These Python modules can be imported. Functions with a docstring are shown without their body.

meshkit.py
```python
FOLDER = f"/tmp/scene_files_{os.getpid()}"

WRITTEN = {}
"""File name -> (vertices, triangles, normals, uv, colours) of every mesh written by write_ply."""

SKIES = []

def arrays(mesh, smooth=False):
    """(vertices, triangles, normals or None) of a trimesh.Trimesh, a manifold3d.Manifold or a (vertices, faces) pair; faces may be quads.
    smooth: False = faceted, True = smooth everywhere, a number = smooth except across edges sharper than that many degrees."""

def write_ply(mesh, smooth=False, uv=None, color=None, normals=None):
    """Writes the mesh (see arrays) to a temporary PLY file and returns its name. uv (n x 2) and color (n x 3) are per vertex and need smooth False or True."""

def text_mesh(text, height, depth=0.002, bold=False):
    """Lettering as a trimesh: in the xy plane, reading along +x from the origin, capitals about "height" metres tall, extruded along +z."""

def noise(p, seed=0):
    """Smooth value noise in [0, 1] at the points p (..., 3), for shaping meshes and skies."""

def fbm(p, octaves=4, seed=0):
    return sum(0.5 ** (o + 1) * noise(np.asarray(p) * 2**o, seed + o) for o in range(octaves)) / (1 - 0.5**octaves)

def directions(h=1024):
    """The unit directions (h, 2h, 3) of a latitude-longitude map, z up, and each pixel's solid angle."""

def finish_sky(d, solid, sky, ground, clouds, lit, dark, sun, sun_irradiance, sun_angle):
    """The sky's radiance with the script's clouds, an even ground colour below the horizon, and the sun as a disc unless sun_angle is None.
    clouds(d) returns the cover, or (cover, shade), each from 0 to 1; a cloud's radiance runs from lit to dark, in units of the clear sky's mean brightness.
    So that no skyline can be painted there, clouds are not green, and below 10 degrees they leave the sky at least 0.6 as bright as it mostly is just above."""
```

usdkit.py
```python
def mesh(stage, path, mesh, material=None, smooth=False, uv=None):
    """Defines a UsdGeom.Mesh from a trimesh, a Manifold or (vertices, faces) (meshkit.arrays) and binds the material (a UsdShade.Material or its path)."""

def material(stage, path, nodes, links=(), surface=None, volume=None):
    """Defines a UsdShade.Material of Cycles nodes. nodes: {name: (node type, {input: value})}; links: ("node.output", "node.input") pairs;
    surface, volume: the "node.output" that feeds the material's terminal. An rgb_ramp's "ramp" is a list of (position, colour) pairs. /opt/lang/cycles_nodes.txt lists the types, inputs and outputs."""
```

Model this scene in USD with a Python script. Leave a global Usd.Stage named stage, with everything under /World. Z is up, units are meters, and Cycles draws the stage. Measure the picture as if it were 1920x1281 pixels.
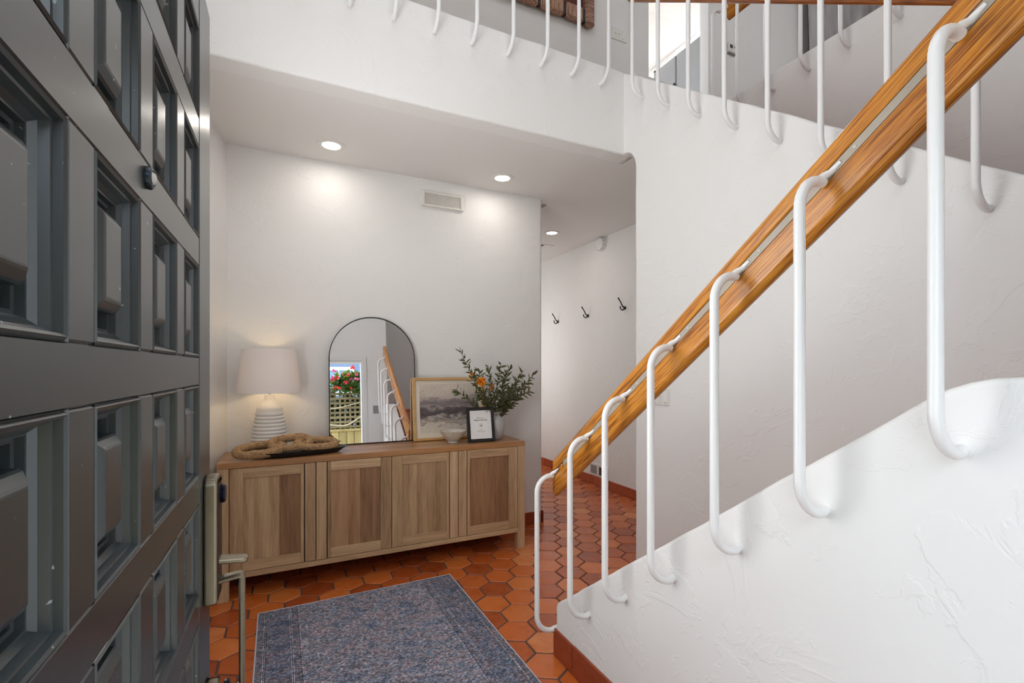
import math, random
import numpy as np
import trimesh
import usdkit, meshkit
from scipy.spatial import cKDTree
from shapely.geometry import Polygon
from pxr import Usd, UsdGeom, UsdLux, UsdShade, Gf, Sdf

random.seed(7)
RNG = np.random.default_rng(7)
stage = Usd.Stage.CreateInMemory()
UsdGeom.SetStageUpAxis(stage, UsdGeom.Tokens.z)
UsdGeom.SetStageMetersPerUnit(stage, 1.0)
UsdGeom.Xform.Define(stage, '/World')
UsdGeom.Scope.Define(stage, '/World/Looks')
PI = math.pi

# ------------------------------------------------------------------ camera
HC, TH = 1.4, math.radians(25.4)
cam = UsdGeom.Camera.Define(stage, '/World/camera')
cam.CreateHorizontalApertureAttr(36.0)
cam.CreateFocalLengthAttr(880.0 / 1920 * 36)
cam.CreateVerticalApertureOffsetAttr(50.0 / 1920 * 36)
cam.CreateClippingRangeAttr(Gf.Vec2f(0.05, 200))
cam.CreateFStopAttr(0.0)
EXPOSURE = -0.26
cam.CreateExposureAttr(EXPOSURE)
_f = (math.sin(TH), math.cos(TH), 0); _r = (math.cos(TH), -math.sin(TH), 0)
cam.AddTransformOp().Set(Gf.Matrix4d(_r[0], _r[1], 0, 0, 0, 0, 1, 0, -_f[0], -_f[1], 0, 0, 0, 0, HC, 1))

# ------------------------------------------------------------------ sky, sun, unseen and added lights
def light_xf(l, pos, direction):
    d = np.array(direction, float); d /= np.linalg.norm(d)
    z = -d; up = np.array([0, 0, 1.0]) if abs(z[2]) < .95 else np.array([0, 1.0, 0])
    x = np.cross(up, z); x /= np.linalg.norm(x); y = np.cross(z, x)
    l.AddTransformOp().Set(Gf.Matrix4d(*x, 0, *y, 0, *z, 0, *[float(p) for p in pos], 1))

def rect_light(name, pos, direction, w, h, power, color=(1, 1, 1)):
    l = UsdLux.RectLight.Define(stage, '/World/' + name)
    l.CreateWidthAttr(w); l.CreateHeightAttr(h); l.CreateIntensityAttr(power); l.CreateColorAttr(Gf.Vec3f(*color))
    light_xf(l, pos, direction)

sky = UsdLux.DomeLight.Define(stage, '/World/sky')
sky.CreateIntensityAttr(2.0); sky.CreateColorAttr(Gf.Vec3f(.80, .90, 1.0))
sun = UsdLux.DistantLight.Define(stage, '/World/sun')
sun.CreateAngleAttr(0.6); sun.CreateIntensityAttr(8.0); sun.CreateColorAttr(Gf.Vec3f(1, .95, .86))
light_xf(sun, (0, 0, 10), (.50, -.62, -.95))
rect_light('entry_skylight', (.45, 1.35, 6.40), (0, 0, -1), 1.5, 1.7, 3.2, (.97, .985, 1))  # out of view overhead, placed to light the entry and stair wall
rect_light('clerestory_daylight', (.35, .06, 3.95), (0, 1, -.12), 1.5, 1.5, 2.8, (.96, .98, 1))  # out of view above the door, placed to light the balcony face
for _k in range(8):   # added fill strips, aimed up to brighten the low ceiling
    rect_light(f'blind_daylight_{_k}', (-.384, 1.55, .86 + .20 * _k), (1, 0, .75), 1.1, .12, 11.5, (.97, .985, 1))
rect_light('hall_window_daylight', (2.10, 6.0, 1.6), (1, 0, 0), 1.2, 1.6, 2.4, (1, .98, .96))  # out of view round the corner, placed to light the coat hook wall
rect_light('kitchen_daylight', (4.8, 6.0, 6.3), (0, -.25, -1), 1.8, 1.8, 9.5, (1, .99, .97))  # out of view, placed to brighten the kitchen wall
rect_light('gallery_daylight', (5.0, 1.6, 6.40), (0, .1, -1), 1.6, 1.6, 2.5)  # out of view, placed to light the upper gallery

# ------------------------------------------------------------------ helpers: prims
used = {}
def numbered(path):
    n = used.get(path, 0); used[path] = n + 1
    return path if n == 0 else f'{path}_{n:03d}'

def data(p, label=None, cat=None, group=None, kind=None):
    for k, v in (('label', label), ('category', cat), ('group', group), ('kind', kind)):
        if v: p.SetCustomDataByKey(k, v)
    return p

def thing(name, label=None, cat=None, loc=(0, 0, 0), rotz=0.0, group=None, kind=None):
    x = UsdGeom.Xform.Define(stage, numbered('/World/' + name))
    x.AddTranslateOp().Set(Gf.Vec3d(*[float(v) for v in loc]))
    if rotz: x.AddRotateZOp().Set(math.degrees(rotz))
    return data(x.GetPrim(), label, cat, group, kind)

def obj(name, geom, mat, parent=None, label=None, cat=None, group=None, kind=None, smooth=False):
    base = str(parent.GetPath()) if parent else '/World'
    m = usdkit.mesh(stage, numbered(base + '/' + name), geom, mat, smooth=smooth)
    return data(m.GetPrim(), label, cat, group, kind)

def copy_thing(src, loc, rotz, label):
    was = src.GetCustomData()
    r = thing(src.GetName(), label, was['category'], loc, rotz, was.get('group'))
    r.GetReferences().AddInternalReference(src.GetPath()); r.SetInstanceable(True)
    return r

# ------------------------------------------------------------------ helpers: shapes
cat = trimesh.util.concatenate
def tm(v, f):
    f = np.asarray(f, int)
    if f.ndim == 2 and f.shape[1] == 4: f = np.vstack([f[:, [0, 1, 2]], f[:, [0, 2, 3]]])
    return trimesh.Trimesh(np.asarray(v, float), f, process=False)

def box(x0, x1, y0, y1, z0, z1, b=0.0):
    if b <= 0:
        m = trimesh.creation.box((x1 - x0, y1 - y0, z1 - z0)); m.apply_translation(((x0 + x1) / 2, (y0 + y1) / 2, (z0 + z1) / 2)); return m
    b = min(b, (x1 - x0) * .45, (y1 - y0) * .45, (z1 - z0) * .45)
    p = []
    for sx in (0, 1):
        for sy in (0, 1):
            for sz in (0, 1):
                c = [(x0, x1)[sx], (y0, y1)[sy], (z0, z1)[sz]]; d = [(b, -b)[sx], (b, -b)[sy], (b, -b)[sz]]
                for k in range(3):
                    q = [c[i] + (0 if i == k else d[i]) for i in range(3)]; p.append(q)
    return trimesh.convex.convex_hull(np.array(p))

def rings(R, close=True, cap0=True, cap1=True):
    """Loft of rings (k, n, 3) of closed loops."""
    R = np.asarray(R, float); k, n = R.shape[:2]; v = R.reshape(-1, 3); f = []
    a = np.arange(n); b = (a + 1) % n
    for i in range(k - 1):
        f.append(np.stack([i * n + a, i * n + b, (i + 1) * n + b, (i + 1) * n + a], 1))
    f = np.vstack(f); f = np.vstack([f[:, [0, 1, 2]], f[:, [0, 2, 3]]])
    extra = []
    if cap0:
        c = len(v); v = np.vstack([v, R[0].mean(0)]); extra.append(np.stack([b, a, np.full(n, c)], 1))
    if cap1:
        c = len(v); v = np.vstack([v, R[-1].mean(0)]); o = (k - 1) * n; extra.append(np.stack([o + a, o + b, np.full(n, c)], 1))
    m = tm(v, np.vstack([f] + extra) if extra else f)
    return m

def fix(m):
    if m.is_watertight and m.volume < 0: m.invert()
    return m

def lathe(profile, n=40, cap=True):
    """profile: (r, z) from bottom to top."""
    t = np.linspace(0, 2 * PI, n, endpoint=False)
    R = [[(r * math.cos(a), r * math.sin(a), z) for a in t] for r, z in profile]
    return rings(R, cap0=cap, cap1=cap)

def sweep(path, rad, n=10, closed=False, squash=None):
    P = np.asarray(path, float); k = len(P); rad = np.broadcast_to(np.asarray(rad, float), (k,))
    T = np.gradient(P, axis=0) if not closed else np.roll(P, -1, 0) - np.roll(P, 1, 0)
    T /= np.linalg.norm(T, axis=1, keepdims=True) + 1e-12
    ref = np.array([0, 0, 1.0]) if abs(T[0][2]) < .9 else np.array([1.0, 0, 0])
    N = ref - T[0] * (ref @ T[0]); N /= np.linalg.norm(N); R = []
    t = np.linspace(0, 2 * PI, n, endpoint=False)
    for i in range(k):
        N = N - T[i] * (N @ T[i]); N /= np.linalg.norm(N) + 1e-12; B = np.cross(T[i], N)
        R.append(P[i] + rad[i] * (np.cos(t)[:, None] * N + np.sin(t)[:, None] * B))
    if closed:
        R.append(R[0]); return rings(np.array(R), cap0=False, cap1=False)
    return rings(np.array(R))

def rot(m, ang, axis, point=(0, 0, 0)):
    m = m.copy(); m.apply_transform(trimesh.transformations.rotation_matrix(ang, axis, point)); return m
def move(m, d):
    m = m.copy(); m.apply_translation(d); return m

def extrude(poly, h):
    return trimesh.creation.extrude_polygon(poly, h, engine='earcut')

def resample(p, step):
    p = np.asarray(p, float); out = []
    for a, b in zip(p, np.roll(p, -1, 0)):
        n = max(1, int(round(np.linalg.norm(b - a) / step)))
        out += [a + (b - a) * t for t in np.arange(n) / n]
    return np.array(out)

def corner_round(p, r, n=4):
    """Rounds the corners of a closed 2D loop. r: one radius or one per corner."""
    p = np.asarray(p, float); k = len(p); r = np.broadcast_to(np.asarray(r, float), (k,)); out = []
    for i in range(k):
        a, b, c = p[i - 1], p[i], p[(i + 1) % k]
        if r[i] <= 0: out.append(b); continue
        u = (a - b) / np.linalg.norm(a - b); w = (c - b) / np.linalg.norm(c - b)
        s, e = b + u * r[i], b + w * r[i]
        for t in np.linspace(0, 1, n + 1): out.append((1 - t) ** 2 * s + 2 * t * (1 - t) * b + t * t * e)
    return np.array(out)

def tri_of(loop):
    v, t = trimesh.creation.triangulate_polygon(Polygon(loop), engine='earcut')
    return cKDTree(loop).query(v)[1][t]

def slab(poly, depth, r, to3d, step=.05, amp=.0022, seed=1):
    """Plastered slab: 2D loop (ccw), thickness, soft edges; hand-worked waviness along its edges. to3d(uv, d) -> xyz."""
    p = np.asarray(poly, float)
    if Polygon(p).area < 0 or not Polygon(p).exterior.is_ccw: p = p[::-1]
    p = resample(p, step)
    e = np.roll(p, -1, 0) - np.roll(p, 1, 0); e /= np.linalg.norm(e, axis=1, keepdims=True) + 1e-9
    nin = np.stack([-e[:, 1], e[:, 0]], 1)
    w = (meshkit.fbm(np.c_[p * 6.0, np.full(len(p), seed * 3.1)], 3, seed) - .5) * 4 * amp
    p = p + nin * w[:, None]
    V = []; D = []
    for a in (0, 30, 60, 90):
        ins, dep = r * (1 - math.sin(math.radians(a))), r * (1 - math.cos(math.radians(a)))
        V.append(p + nin * ins); D.append(dep)
    V += V[::-1]; D += [depth - d for d in D[::-1]]
    R = np.array([to3d(v, d) for v, d in zip(V, D)])
    k, n = R.shape[:2]; a = np.arange(n); b = (a + 1) % n; F = []
    for i in range(k - 1):
        q = np.stack([i * n + a, i * n + b, (i + 1) * n + b, (i + 1) * n + a], 1); F += [q[:, [0, 1, 2]], q[:, [0, 2, 3]]]
    tri = tri_of(V[0])
    F += [tri[:, ::-1], tri + (k - 1) * n]
    return fix(tm(R.reshape(-1, 3), np.vstack(F)))

def plane_x(x, sgn=1):   # loop in (y, z); front face at x, body grows towards sgn
    return lambda uv, d: np.c_[np.full(len(uv), x + sgn * d), uv]
def plane_y(y, sgn=1):   # loop in (x, z)
    return lambda uv, d: np.c_[uv[:, 0], np.full(len(uv), y + sgn * d), uv[:, 1]]
def plane_z(z, sgn=1):
    return lambda uv, d: np.c_[uv, np.full(len(uv), z + sgn * d)]

# ------------------------------------------------------------------ materials
def srgb(r, g, b):
    return tuple((c / 255 / 12.92) if c / 255 <= .04045 else ((c / 255 + .055) / 1.055) ** 2.4 for c in (r, g, b))
def M(name, nodes, links=(), surface='p.BSDF'):
    return usdkit.material(stage, '/World/Looks/' + name, nodes, links, surface=surface)
def plain(name, color, rough=.5, **kw):
    return M(name, {'n': ('noise_texture', {'scale': 35.0, 'detail': 3.0}), 'g': ('geometry', {}), 'r': ('map_range', {'from_min': 0.3, 'from_max': 0.7, 'to_min': rough * .92, 'to_max': min(1, rough * 1.08)}),
                    'p': ('principled_bsdf', {'base_color': color, 'roughness': rough, **kw})},
             [('g.position', 'n.vector'), ('n.fac', 'r.value'), ('r.result', 'p.roughness')])

def plaster(name, color, strength=.55, seed=0.0):
    n = {'g': ('geometry', {}), 'm': ('mapping', {'location': (seed, seed * .7, seed * 1.3)}),
         'n1': ('noise_texture', {'scale': 2.6, 'detail': 5.0, 'roughness': .62, 'distortion': .9}),
         'e1': ('map_range', {'range_type': 'smoothstep', 'from_min': .53, 'from_max': .565, 'clamp': True}),
         'n2': ('noise_texture', {'scale': 5.5, 'detail': 4.0, 'roughness': .6, 'distortion': 1.6}),
         'e2': ('map_range', {'range_type': 'smoothstep', 'from_min': .60, 'from_max': .63, 'clamp': True}),
         'n3': ('noise_texture', {'scale': 1.1, 'detail': 2.0}),
         'e3': ('map_range', {'range_type': 'smoothstep', 'from_min': .45, 'from_max': .62, 'clamp': True}),
         'n4': ('noise_texture', {'scale': 70.0, 'detail': 3.0}),
         'm4': ('math', {'math_type': 'multiply'}), 'k4': ('math', {'math_type': 'multiply', 'value2': .45}),
         'k2': ('math', {'math_type': 'multiply', 'value2': .7}),
         'a1': ('math', {'math_type': 'add'}), 'a2': ('math', {'math_type': 'add'}),
         'n5': ('noise_texture', {'scale': 3.0, 'detail': 1.0}), 'k5': ('math', {'math_type': 'multiply', 'value2': 1.6}), 'a3': ('math', {'math_type': 'add'}),
         'b': ('bump', {'strength': strength, 'distance': .0042}),
         'p': ('principled_bsdf', {'base_color': color, 'roughness': .62, 'specular_ior_level': .3})}
    l = [('g.position', 'm.vector')] + [('m.vector', f'n{i}.vector') for i in (1, 2, 3, 4, 5)]
    l += [('n1.fac', 'e1.value'), ('n2.fac', 'e2.value'), ('n3.fac', 'e3.value'), ('n4.fac', 'k4.value1'), ('k4.value', 'm4.value1'), ('e3.result', 'm4.value2'),
          ('e2.result', 'k2.value1'), ('e1.result', 'a1.value1'), ('k2.value', 'a1.value2'), ('a1.value', 'a2.value1'), ('m4.value', 'a2.value2'),
          ('n5.fac', 'k5.value1'), ('a2.value', 'a3.value1'), ('k5.value', 'a3.value2'), ('a3.value', 'b.height'), ('b.normal', 'p.normal')]
    return M(name, n, l)

def wood(name, axis, ramp, scale=1.0, rough=.5, rot_x=0.0, vary=.25, coat=0.0, bump=.12, lengthwise=.06, fine=.38):
    """Grain runs along axis (0, 1, 2) after turning the coordinates by rot_x about x. vary: how far each piece differs."""
    sc = [26.0 * scale] * 3; sc[axis] = 26.0 * scale * lengthwise
    n = {'g': ('geometry', {}), 'oi': ('object_info', {}), 'sh': ('vector_math', {'math_type': 'scale', 'vector1': (37.0, 53.0, 71.0)}), 'ad': ('vector_math', {'math_type': 'add'}),
         'm0': ('mapping', {'rotation': (rot_x, 0, 0)}), 'm1': ('mapping', {'scale': tuple(sc)}),
         'n1': ('noise_texture', {'scale': .55, 'detail': 4.0, 'roughness': .55, 'distortion': .7}),
         'n2': ('noise_texture', {'scale': 4.5, 'detail': 3.0, 'roughness': .6}),
         'mx': ('mix_float', {'fac': fine}), 'of': ('map_range', {'from_min': 0.0, 'from_max': 1.0, 'to_min': -vary * .5, 'to_max': vary * .5}), 'su': ('math', {'math_type': 'add'}),
         'r': ('rgb_ramp', {'ramp': [(p, srgb(*c)) for p, c in ramp]}),
         'b': ('bump', {'strength': bump, 'distance': .002}),
         'p': ('principled_bsdf', {'roughness': rough, 'coat_weight': coat, 'coat_roughness': .16})}
    l = [('g.position', 'm0.vector'), ('oi.random', 'sh.scale'), ('m0.vector', 'ad.vector1'), ('sh.vector', 'ad.vector2'), ('ad.vector', 'm1.vector'), ('m1.vector', 'n1.vector'), ('m1.vector', 'n2.vector'),
         ('n1.fac', 'mx.a'), ('n2.fac', 'mx.b'), ('oi.random', 'of.value'), ('mx.result', 'su.value1'), ('of.result', 'su.value2'), ('su.value', 'r.fac'), ('r.color', 'p.base_color'),
         ('n2.fac', 'b.height'), ('b.normal', 'p.normal')]
    return M(name, n, l)

WHITE = srgb(236, 235, 233)
plaster_m = plaster('plaster', WHITE, .27, 0.0)
plaster2_m = plaster('plaster_rough', WHITE, .25, 4.3)
ceil_m = plaster('ceiling_plaster', srgb(232, 230, 227), .1, 8.1)
white_metal = plain('white_enamel', srgb(240, 240, 240), .32)
white_plastic = plain('white_plastic', srgb(228, 226, 220), .4)
grey_plastic = plain('grey_plastic', srgb(150, 148, 146), .45)
dark_plastic = plain('dark_plastic', srgb(52, 48, 50), .4)
black_metal = plain('black_metal', srgb(22, 22, 23), .45)
bronze_m = plain('aged_nickel', srgb(150, 140, 122), .38, metallic=.9)
dark_bronze = plain('dark_bronze', srgb(56, 46, 40), .4, metallic=.7)
steel_m = plain('stainless_steel', srgb(150, 150, 150), .42, metallic=.75)
blue_steel = plain('blued_steel', srgb(16, 24, 44), .22, metallic=.6)
mirror_m = M('mirror_glass', {'p': ('principled_bsdf', {'base_color': (.80, .80, .81), 'metallic': 1.0, 'roughness': 0.0})})
trim_white = plain('white_paint', srgb(232, 232, 230), .4)
screw_m = plain('painted_screw', srgb(190, 184, 172), .4)
bar_m = plain('grey_enamel_bar', srgb(172, 162, 148), .35)

def door_paint():
    return M('door_paint', {'g': ('geometry', {}), 'n': ('noise_texture', {'scale': 5.0, 'detail': 4.0}), 'w': ('noise_texture', {'scale': 130.0, 'detail': 2.0}),
        's': ('map_range', {'range_type': 'smoothstep', 'from_min': .735, 'from_max': .76, 'clamp': True}),
        'r': ('rgb_ramp', {'ramp': [(.3, srgb(31, 39, 41)), (.7, srgb(42, 50, 52))]}), 'mx': ('mix_color', {'b': srgb(140, 150, 152)}),
        'b': ('bump', {'strength': .12, 'distance': .001}), 'n2': ('noise_texture', {'scale': 22.0, 'detail': 5.0}),
        'p': ('principled_bsdf', {'roughness': .36, 'specular_ior_level': .7, 'coat_weight': .35, 'coat_roughness': .2})},
        [('g.position', 'n.vector'), ('g.position', 'w.vector'), ('g.position', 'n2.vector'), ('n.fac', 'r.fac'), ('r.color', 'mx.a'), ('w.fac', 's.value'), ('s.result', 'mx.fac'), ('mx.result', 'p.base_color'), ('n2.fac', 'b.height'), ('b.normal', 'p.normal')])
door_m = door_paint()

def tile_mat(name, source, ramp, rough=.34):
    n = {'g': ('geometry', {}), 'oi': ('object_info', {}), 'n': ('noise_texture', {'scale': 9.0, 'detail': 5.0, 'roughness': .6}), 'k': ('math', {'math_type': 'multiply', 'value2': .30}), 'k2': ('math', {'math_type': 'multiply_add', 'value2': .70, 'value3': 0.0}),
         'a': ('math', {'math_type': 'add'}), 'r': ('rgb_ramp', {'ramp': [(p, srgb(*c)) for p, c in ramp]}),
         'b': ('bump', {'strength': .18, 'distance': .003}), 'rr': ('map_range', {'from_min': .3, 'from_max': .7, 'to_min': rough - .08, 'to_max': rough + .12}),
         'p': ('principled_bsdf', {'roughness': rough, 'coat_weight': .25, 'coat_roughness': .2})}
    l = [('g.position', 'n.vector'), ('n.fac', 'k.value1'), (source, 'k2.value1'), ('k.value', 'a.value1'), ('k2.value', 'a.value2'), ('a.value', 'r.fac'), ('r.color', 'p.base_color'), ('n.fac', 'b.height'), ('b.normal', 'p.normal'), ('n.fac', 'rr.value'), ('rr.result', 'p.roughness')]
    return M(name, n, l)
TERRA = [(.1, (150, 66, 28)), (.3, (182, 86, 34)), (.55, (200, 100, 40)), (.8, (210, 116, 54)), (1.0, (230, 158, 104))]
tile_m = tile_mat('terracotta_tile', 'oi.random', TERRA)
tile_far_m = tile_mat('terracotta_tile_field', 'g.random_per_island', TERRA)
skirt_m = tile_mat('terracotta_skirting', 'oi.random', [(.1, (138, 58, 32)), (.5, (168, 78, 44)), (1.0, (184, 96, 60))])
grout_m = plain('dark_grout', srgb(88, 72, 66), .9)

CONSOLE = [(.22, (112, 86, 62)), (.40, (168, 136, 101)), (.55, (194, 162, 125)), (.7, (212, 182, 144)), (.85, (180, 148, 112))]
cons_z = wood('console_wood_upright', 2, CONSOLE, 1.0, .5, vary=.22)
cons_x = wood('console_wood_level', 0, CONSOLE, 1.0, .48, vary=.12)
cons_y = wood('console_wood_deep', 1, CONSOLE, 1.0, .5, vary=.12)
cons_top = wood('console_top_wood', 0, [(.22, (108, 70, 42)), (.45, (158, 110, 68)), (.6, (178, 128, 84)), (.8, (192, 146, 100))], .8, .26, vary=.2)
cons_p1 = wood('console_panel_brown', 2, [(.22, (104, 72, 48)), (.45, (150, 112, 80)), (.6, (174, 134, 98)), (.8, (192, 154, 116))], 1.2, .5, vary=.3)
OAK = [(.30, (92, 44, 8)), (.42, (150, 86, 20)), (.50, (194, 122, 36)), (.60, (212, 146, 52)), (.72, (176, 106, 30))]
oak_a = wood('oak_rail_falling', 1, OAK, 2.3, .32, rot_x=math.atan(.757), vary=0, coat=.35, bump=.25, lengthwise=.03, fine=.62)
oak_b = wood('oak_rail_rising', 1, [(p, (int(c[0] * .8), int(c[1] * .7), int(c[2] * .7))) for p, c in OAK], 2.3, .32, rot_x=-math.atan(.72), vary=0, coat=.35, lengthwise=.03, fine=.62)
oak_x = wood('oak_rail_level_x', 0, OAK, 2.3, .32, vary=0, coat=.35, lengthwise=.03, fine=.62)
oak_y = wood('oak_rail_level_y', 1, OAK, 2.3, .32, vary=0, coat=.35, lengthwise=.03, fine=.62)
fence_m = wood('weathered_fence_wood', 0, [(.2, (82, 70, 48)), (.5, (126, 112, 78)), (.8, (160, 146, 104))], .5, .8, vary=.3)
fence_z = wood('weathered_plank_wood', 2, [(.2, (110, 92, 56)), (.5, (166, 146, 92)), (.8, (200, 182, 124))], .5, .8, vary=.3)
frame_oak = wood('pale_oak_frame', 0, [(.2, (176, 130, 74)), (.5, (204, 160, 100)), (.8, (216, 176, 118))], 1.0, .4, vary=.1)

# ------------------------------------------------------------------ the shell
XL, XA, XB, XC, XH = -.45, 1.173, 2.17, 3.22, 3.325       # planes facing the room
YW, YF, ZC, ZU, ZT = 3.738, 2.699, 2.933, 3.50, 6.50      # back wall, balcony face, low ceiling, upper floor, upper ceiling
def struct(name, geom, mat, label, smooth=45):
    return obj(name, geom, mat, None, label, None, None, 'structure', smooth)

# back wall with the console; its right end is the rounded corner into the hall
struct('wall_back', slab(corner_round([(XL - .1, YW), (2.08, YW), (2.08, 7.2), (1.9, 7.2), (1.9, YW + .25), (XL - .1, YW + .25)], [0, .03, 0, 0, 0, 0]), ZC + .06, .0, plane_z(-.03), step=.2, amp=.0),
       plaster_m, 'white trowelled plaster wall behind the wooden console')
struct('wall_left', slab([(XL, -.2), (XL, 3.40), (-.379, YW + .02), (-.6, YW + .05), (-.6, -.2)], ZT + .1, .0, plane_z(-.03), step=.3, amp=0), plaster_m, 'white plaster wall on the left behind the open door')
added_win = thing('window_1', 'added window with tilted white blinds behind the door, backing the fill strips', None, kind='structure')  # added hidden behind the door to give the fill strips a source
for y0, y1, z0, z1 in ((.88, .95, .68, 2.46), (2.15, 2.22, .68, 2.46), (.95, 2.15, .68, .75), (.95, 2.15, 2.39, 2.46)): obj('frame_bar', box(XL - .005, XL + .03, y0, y1, z0, z1, .004), trim_white, added_win)
obj('pane', box(XL - .004, XL + .004, .95, 2.15, .75, 2.39), white_plastic, added_win)
for k in range(8):
    obj('blind_slat', rot(box(-.392, -.387, .96, 2.14, .795 + .20 * k, .925 + .20 * k, .001), -math.atan(.75), (0, 1, 0), (-.384, 0, .86 + .20 * k)), trim_white, added_win)
# the low stair wall with the railing fixed to its face
k1 = .731
def zA(y): return .263 + k1 * (1.974 - y)
pA = [(1.972, -.02), (1.972, .25), (1.93, .285), (.440, 1.384), (-.02, 1.384), (-.02, -.02)]
struct('wall_stair', slab(corner_round(pA, [0, .02, .02, .07, 0, 0]), .13, .014, plane_x(XA), step=.045, amp=.003, seed=5), plaster2_m, 'low white plaster stair wall with railing feet set into its face')
# middle wall: right side of the first flight, its top is the string of the second flight
k2 = .735
def zB(y): return 3.515 - k2 * (2.685 - y)
arch = [(2.575 + .125 * (1 - math.cos(a)), 2.795 + .138 * math.sin(a)) for a in np.linspace(0, PI / 2, 8)]
pB = [(2.575, -.02)] + arch + [(2.80, 2.95), (2.80, 3.515), (2.685, 3.515), (-.10, zB(-.10)), (-.22, 1.384), (-1.3, 1.384), (-1.3, -.02)]
struct('wall_middle', slab(pB, .12, .012, plane_x(XB), step=.06, amp=.0025, seed=9), plaster2_m, 'tall grey-white plaster wall between the two stair flights')
struct('wall_hall', box(XH, XH + .15, 2.2, 7.3, -.03, 3.1), plaster_m, 'white plaster hall wall with black coat hooks')
struct('wall_hall_end', box(1.9, XH + .1, 7.2, 7.32, -.03, 3.1), plaster_m, 'white plaster wall at the far end of the hall')
struct('wall_under_stair', box(XB + .1, XH + .05, 2.28, 2.36, -.03, 3.05), plaster_m, 'added plaster wall under the second stair flight, out of view, stopping light leaks')  # added out of view to block light leaking in under the stairs
# low ceiling = underside of the balcony; balcony face
struct('wall_balcony', slab([(XL - .02, ZC), (XB + .09, ZC), (XB + .09, 3.527), (XL - .02, 3.527)], .14, .012, plane_y(YF), step=.05, amp=.003, seed=3), plaster2_m, 'white plaster balcony face above the low ceiling')
struct('ceiling', cat([box(XL - .02, XB + .02, YF + .128, YW + .1, ZC, 3.49), box(XB + .02, XH + .05, 2.62, 7.3, ZC, 3.49), box(XL - .02, XB, YW + .05, YW + .5, ZC + .02, 3.49)]), ceil_m, 'low white ceiling with recessed lights under the balcony')
struct('floor_upper', cat([box(XL - .02, XH + .0, YF + .2, 7.3, 3.485, 3.50), box(XC + .05, 9.0, -.2, 7.3, 3.46, 3.50)]), plain('upper_floor', srgb(150, 110, 80), .5), 'upper floor of the gallery')
# gallery wall at the right of the second flight
struct('wall_gallery', slab([(-1.3, -.02), (2.76, -.02), (2.76, 3.583), (-1.3, 3.583)], .12, .012, plane_x(XC), step=.08, amp=.002, seed=12), plaster2_m, 'grey-white plaster wall below the gallery railing')
# upper back walls and the kitchen beyond
struct('wall_upper_back', box(XL - .1, 3.061, YW, YW + .12, 3.47, ZT + .1), plaster_m, 'upper plaster wall with woven hanging and switch plate')
struct('wall_upper_return', box(3.02, 3.50, YW + .20, YW + .34, 3.47, ZT + .1), plaster_m, 'short set-back plaster wall beside the kitchen opening')
struct('wall_upper_right', box(4.165, 9.0, YW, YW + .115, 3.47, ZT + .1), plaster_m, 'upper plaster wall with the thermostat')
struct('wall_kitchen', cat([box(5.6, 5.75, YW + .1, 7.3, 3.47, ZT + .1), box(2.9, 5.7, 7.2, 7.3, 3.47, ZT + .1)]), plaster_m, 'bright white kitchen wall above the refrigerator')
struct('wall_upper_left', box(XL - .1, 3.1, 7.2, 7.3, 3.0, ZT + .1), plaster_m, 'far upper wall behind the back wall')
struct('wall_gallery_far', box(8.9, 9.0, -1.4, YW + .1, -.03, ZT + .1), plaster_m, 'far right gallery wall')
struct('ceiling_upper', box(XL - .15, 9.0, -1.4, 7.3, ZT, ZT + .1), ceil_m, 'high white ceiling above stair and balcony')
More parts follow.
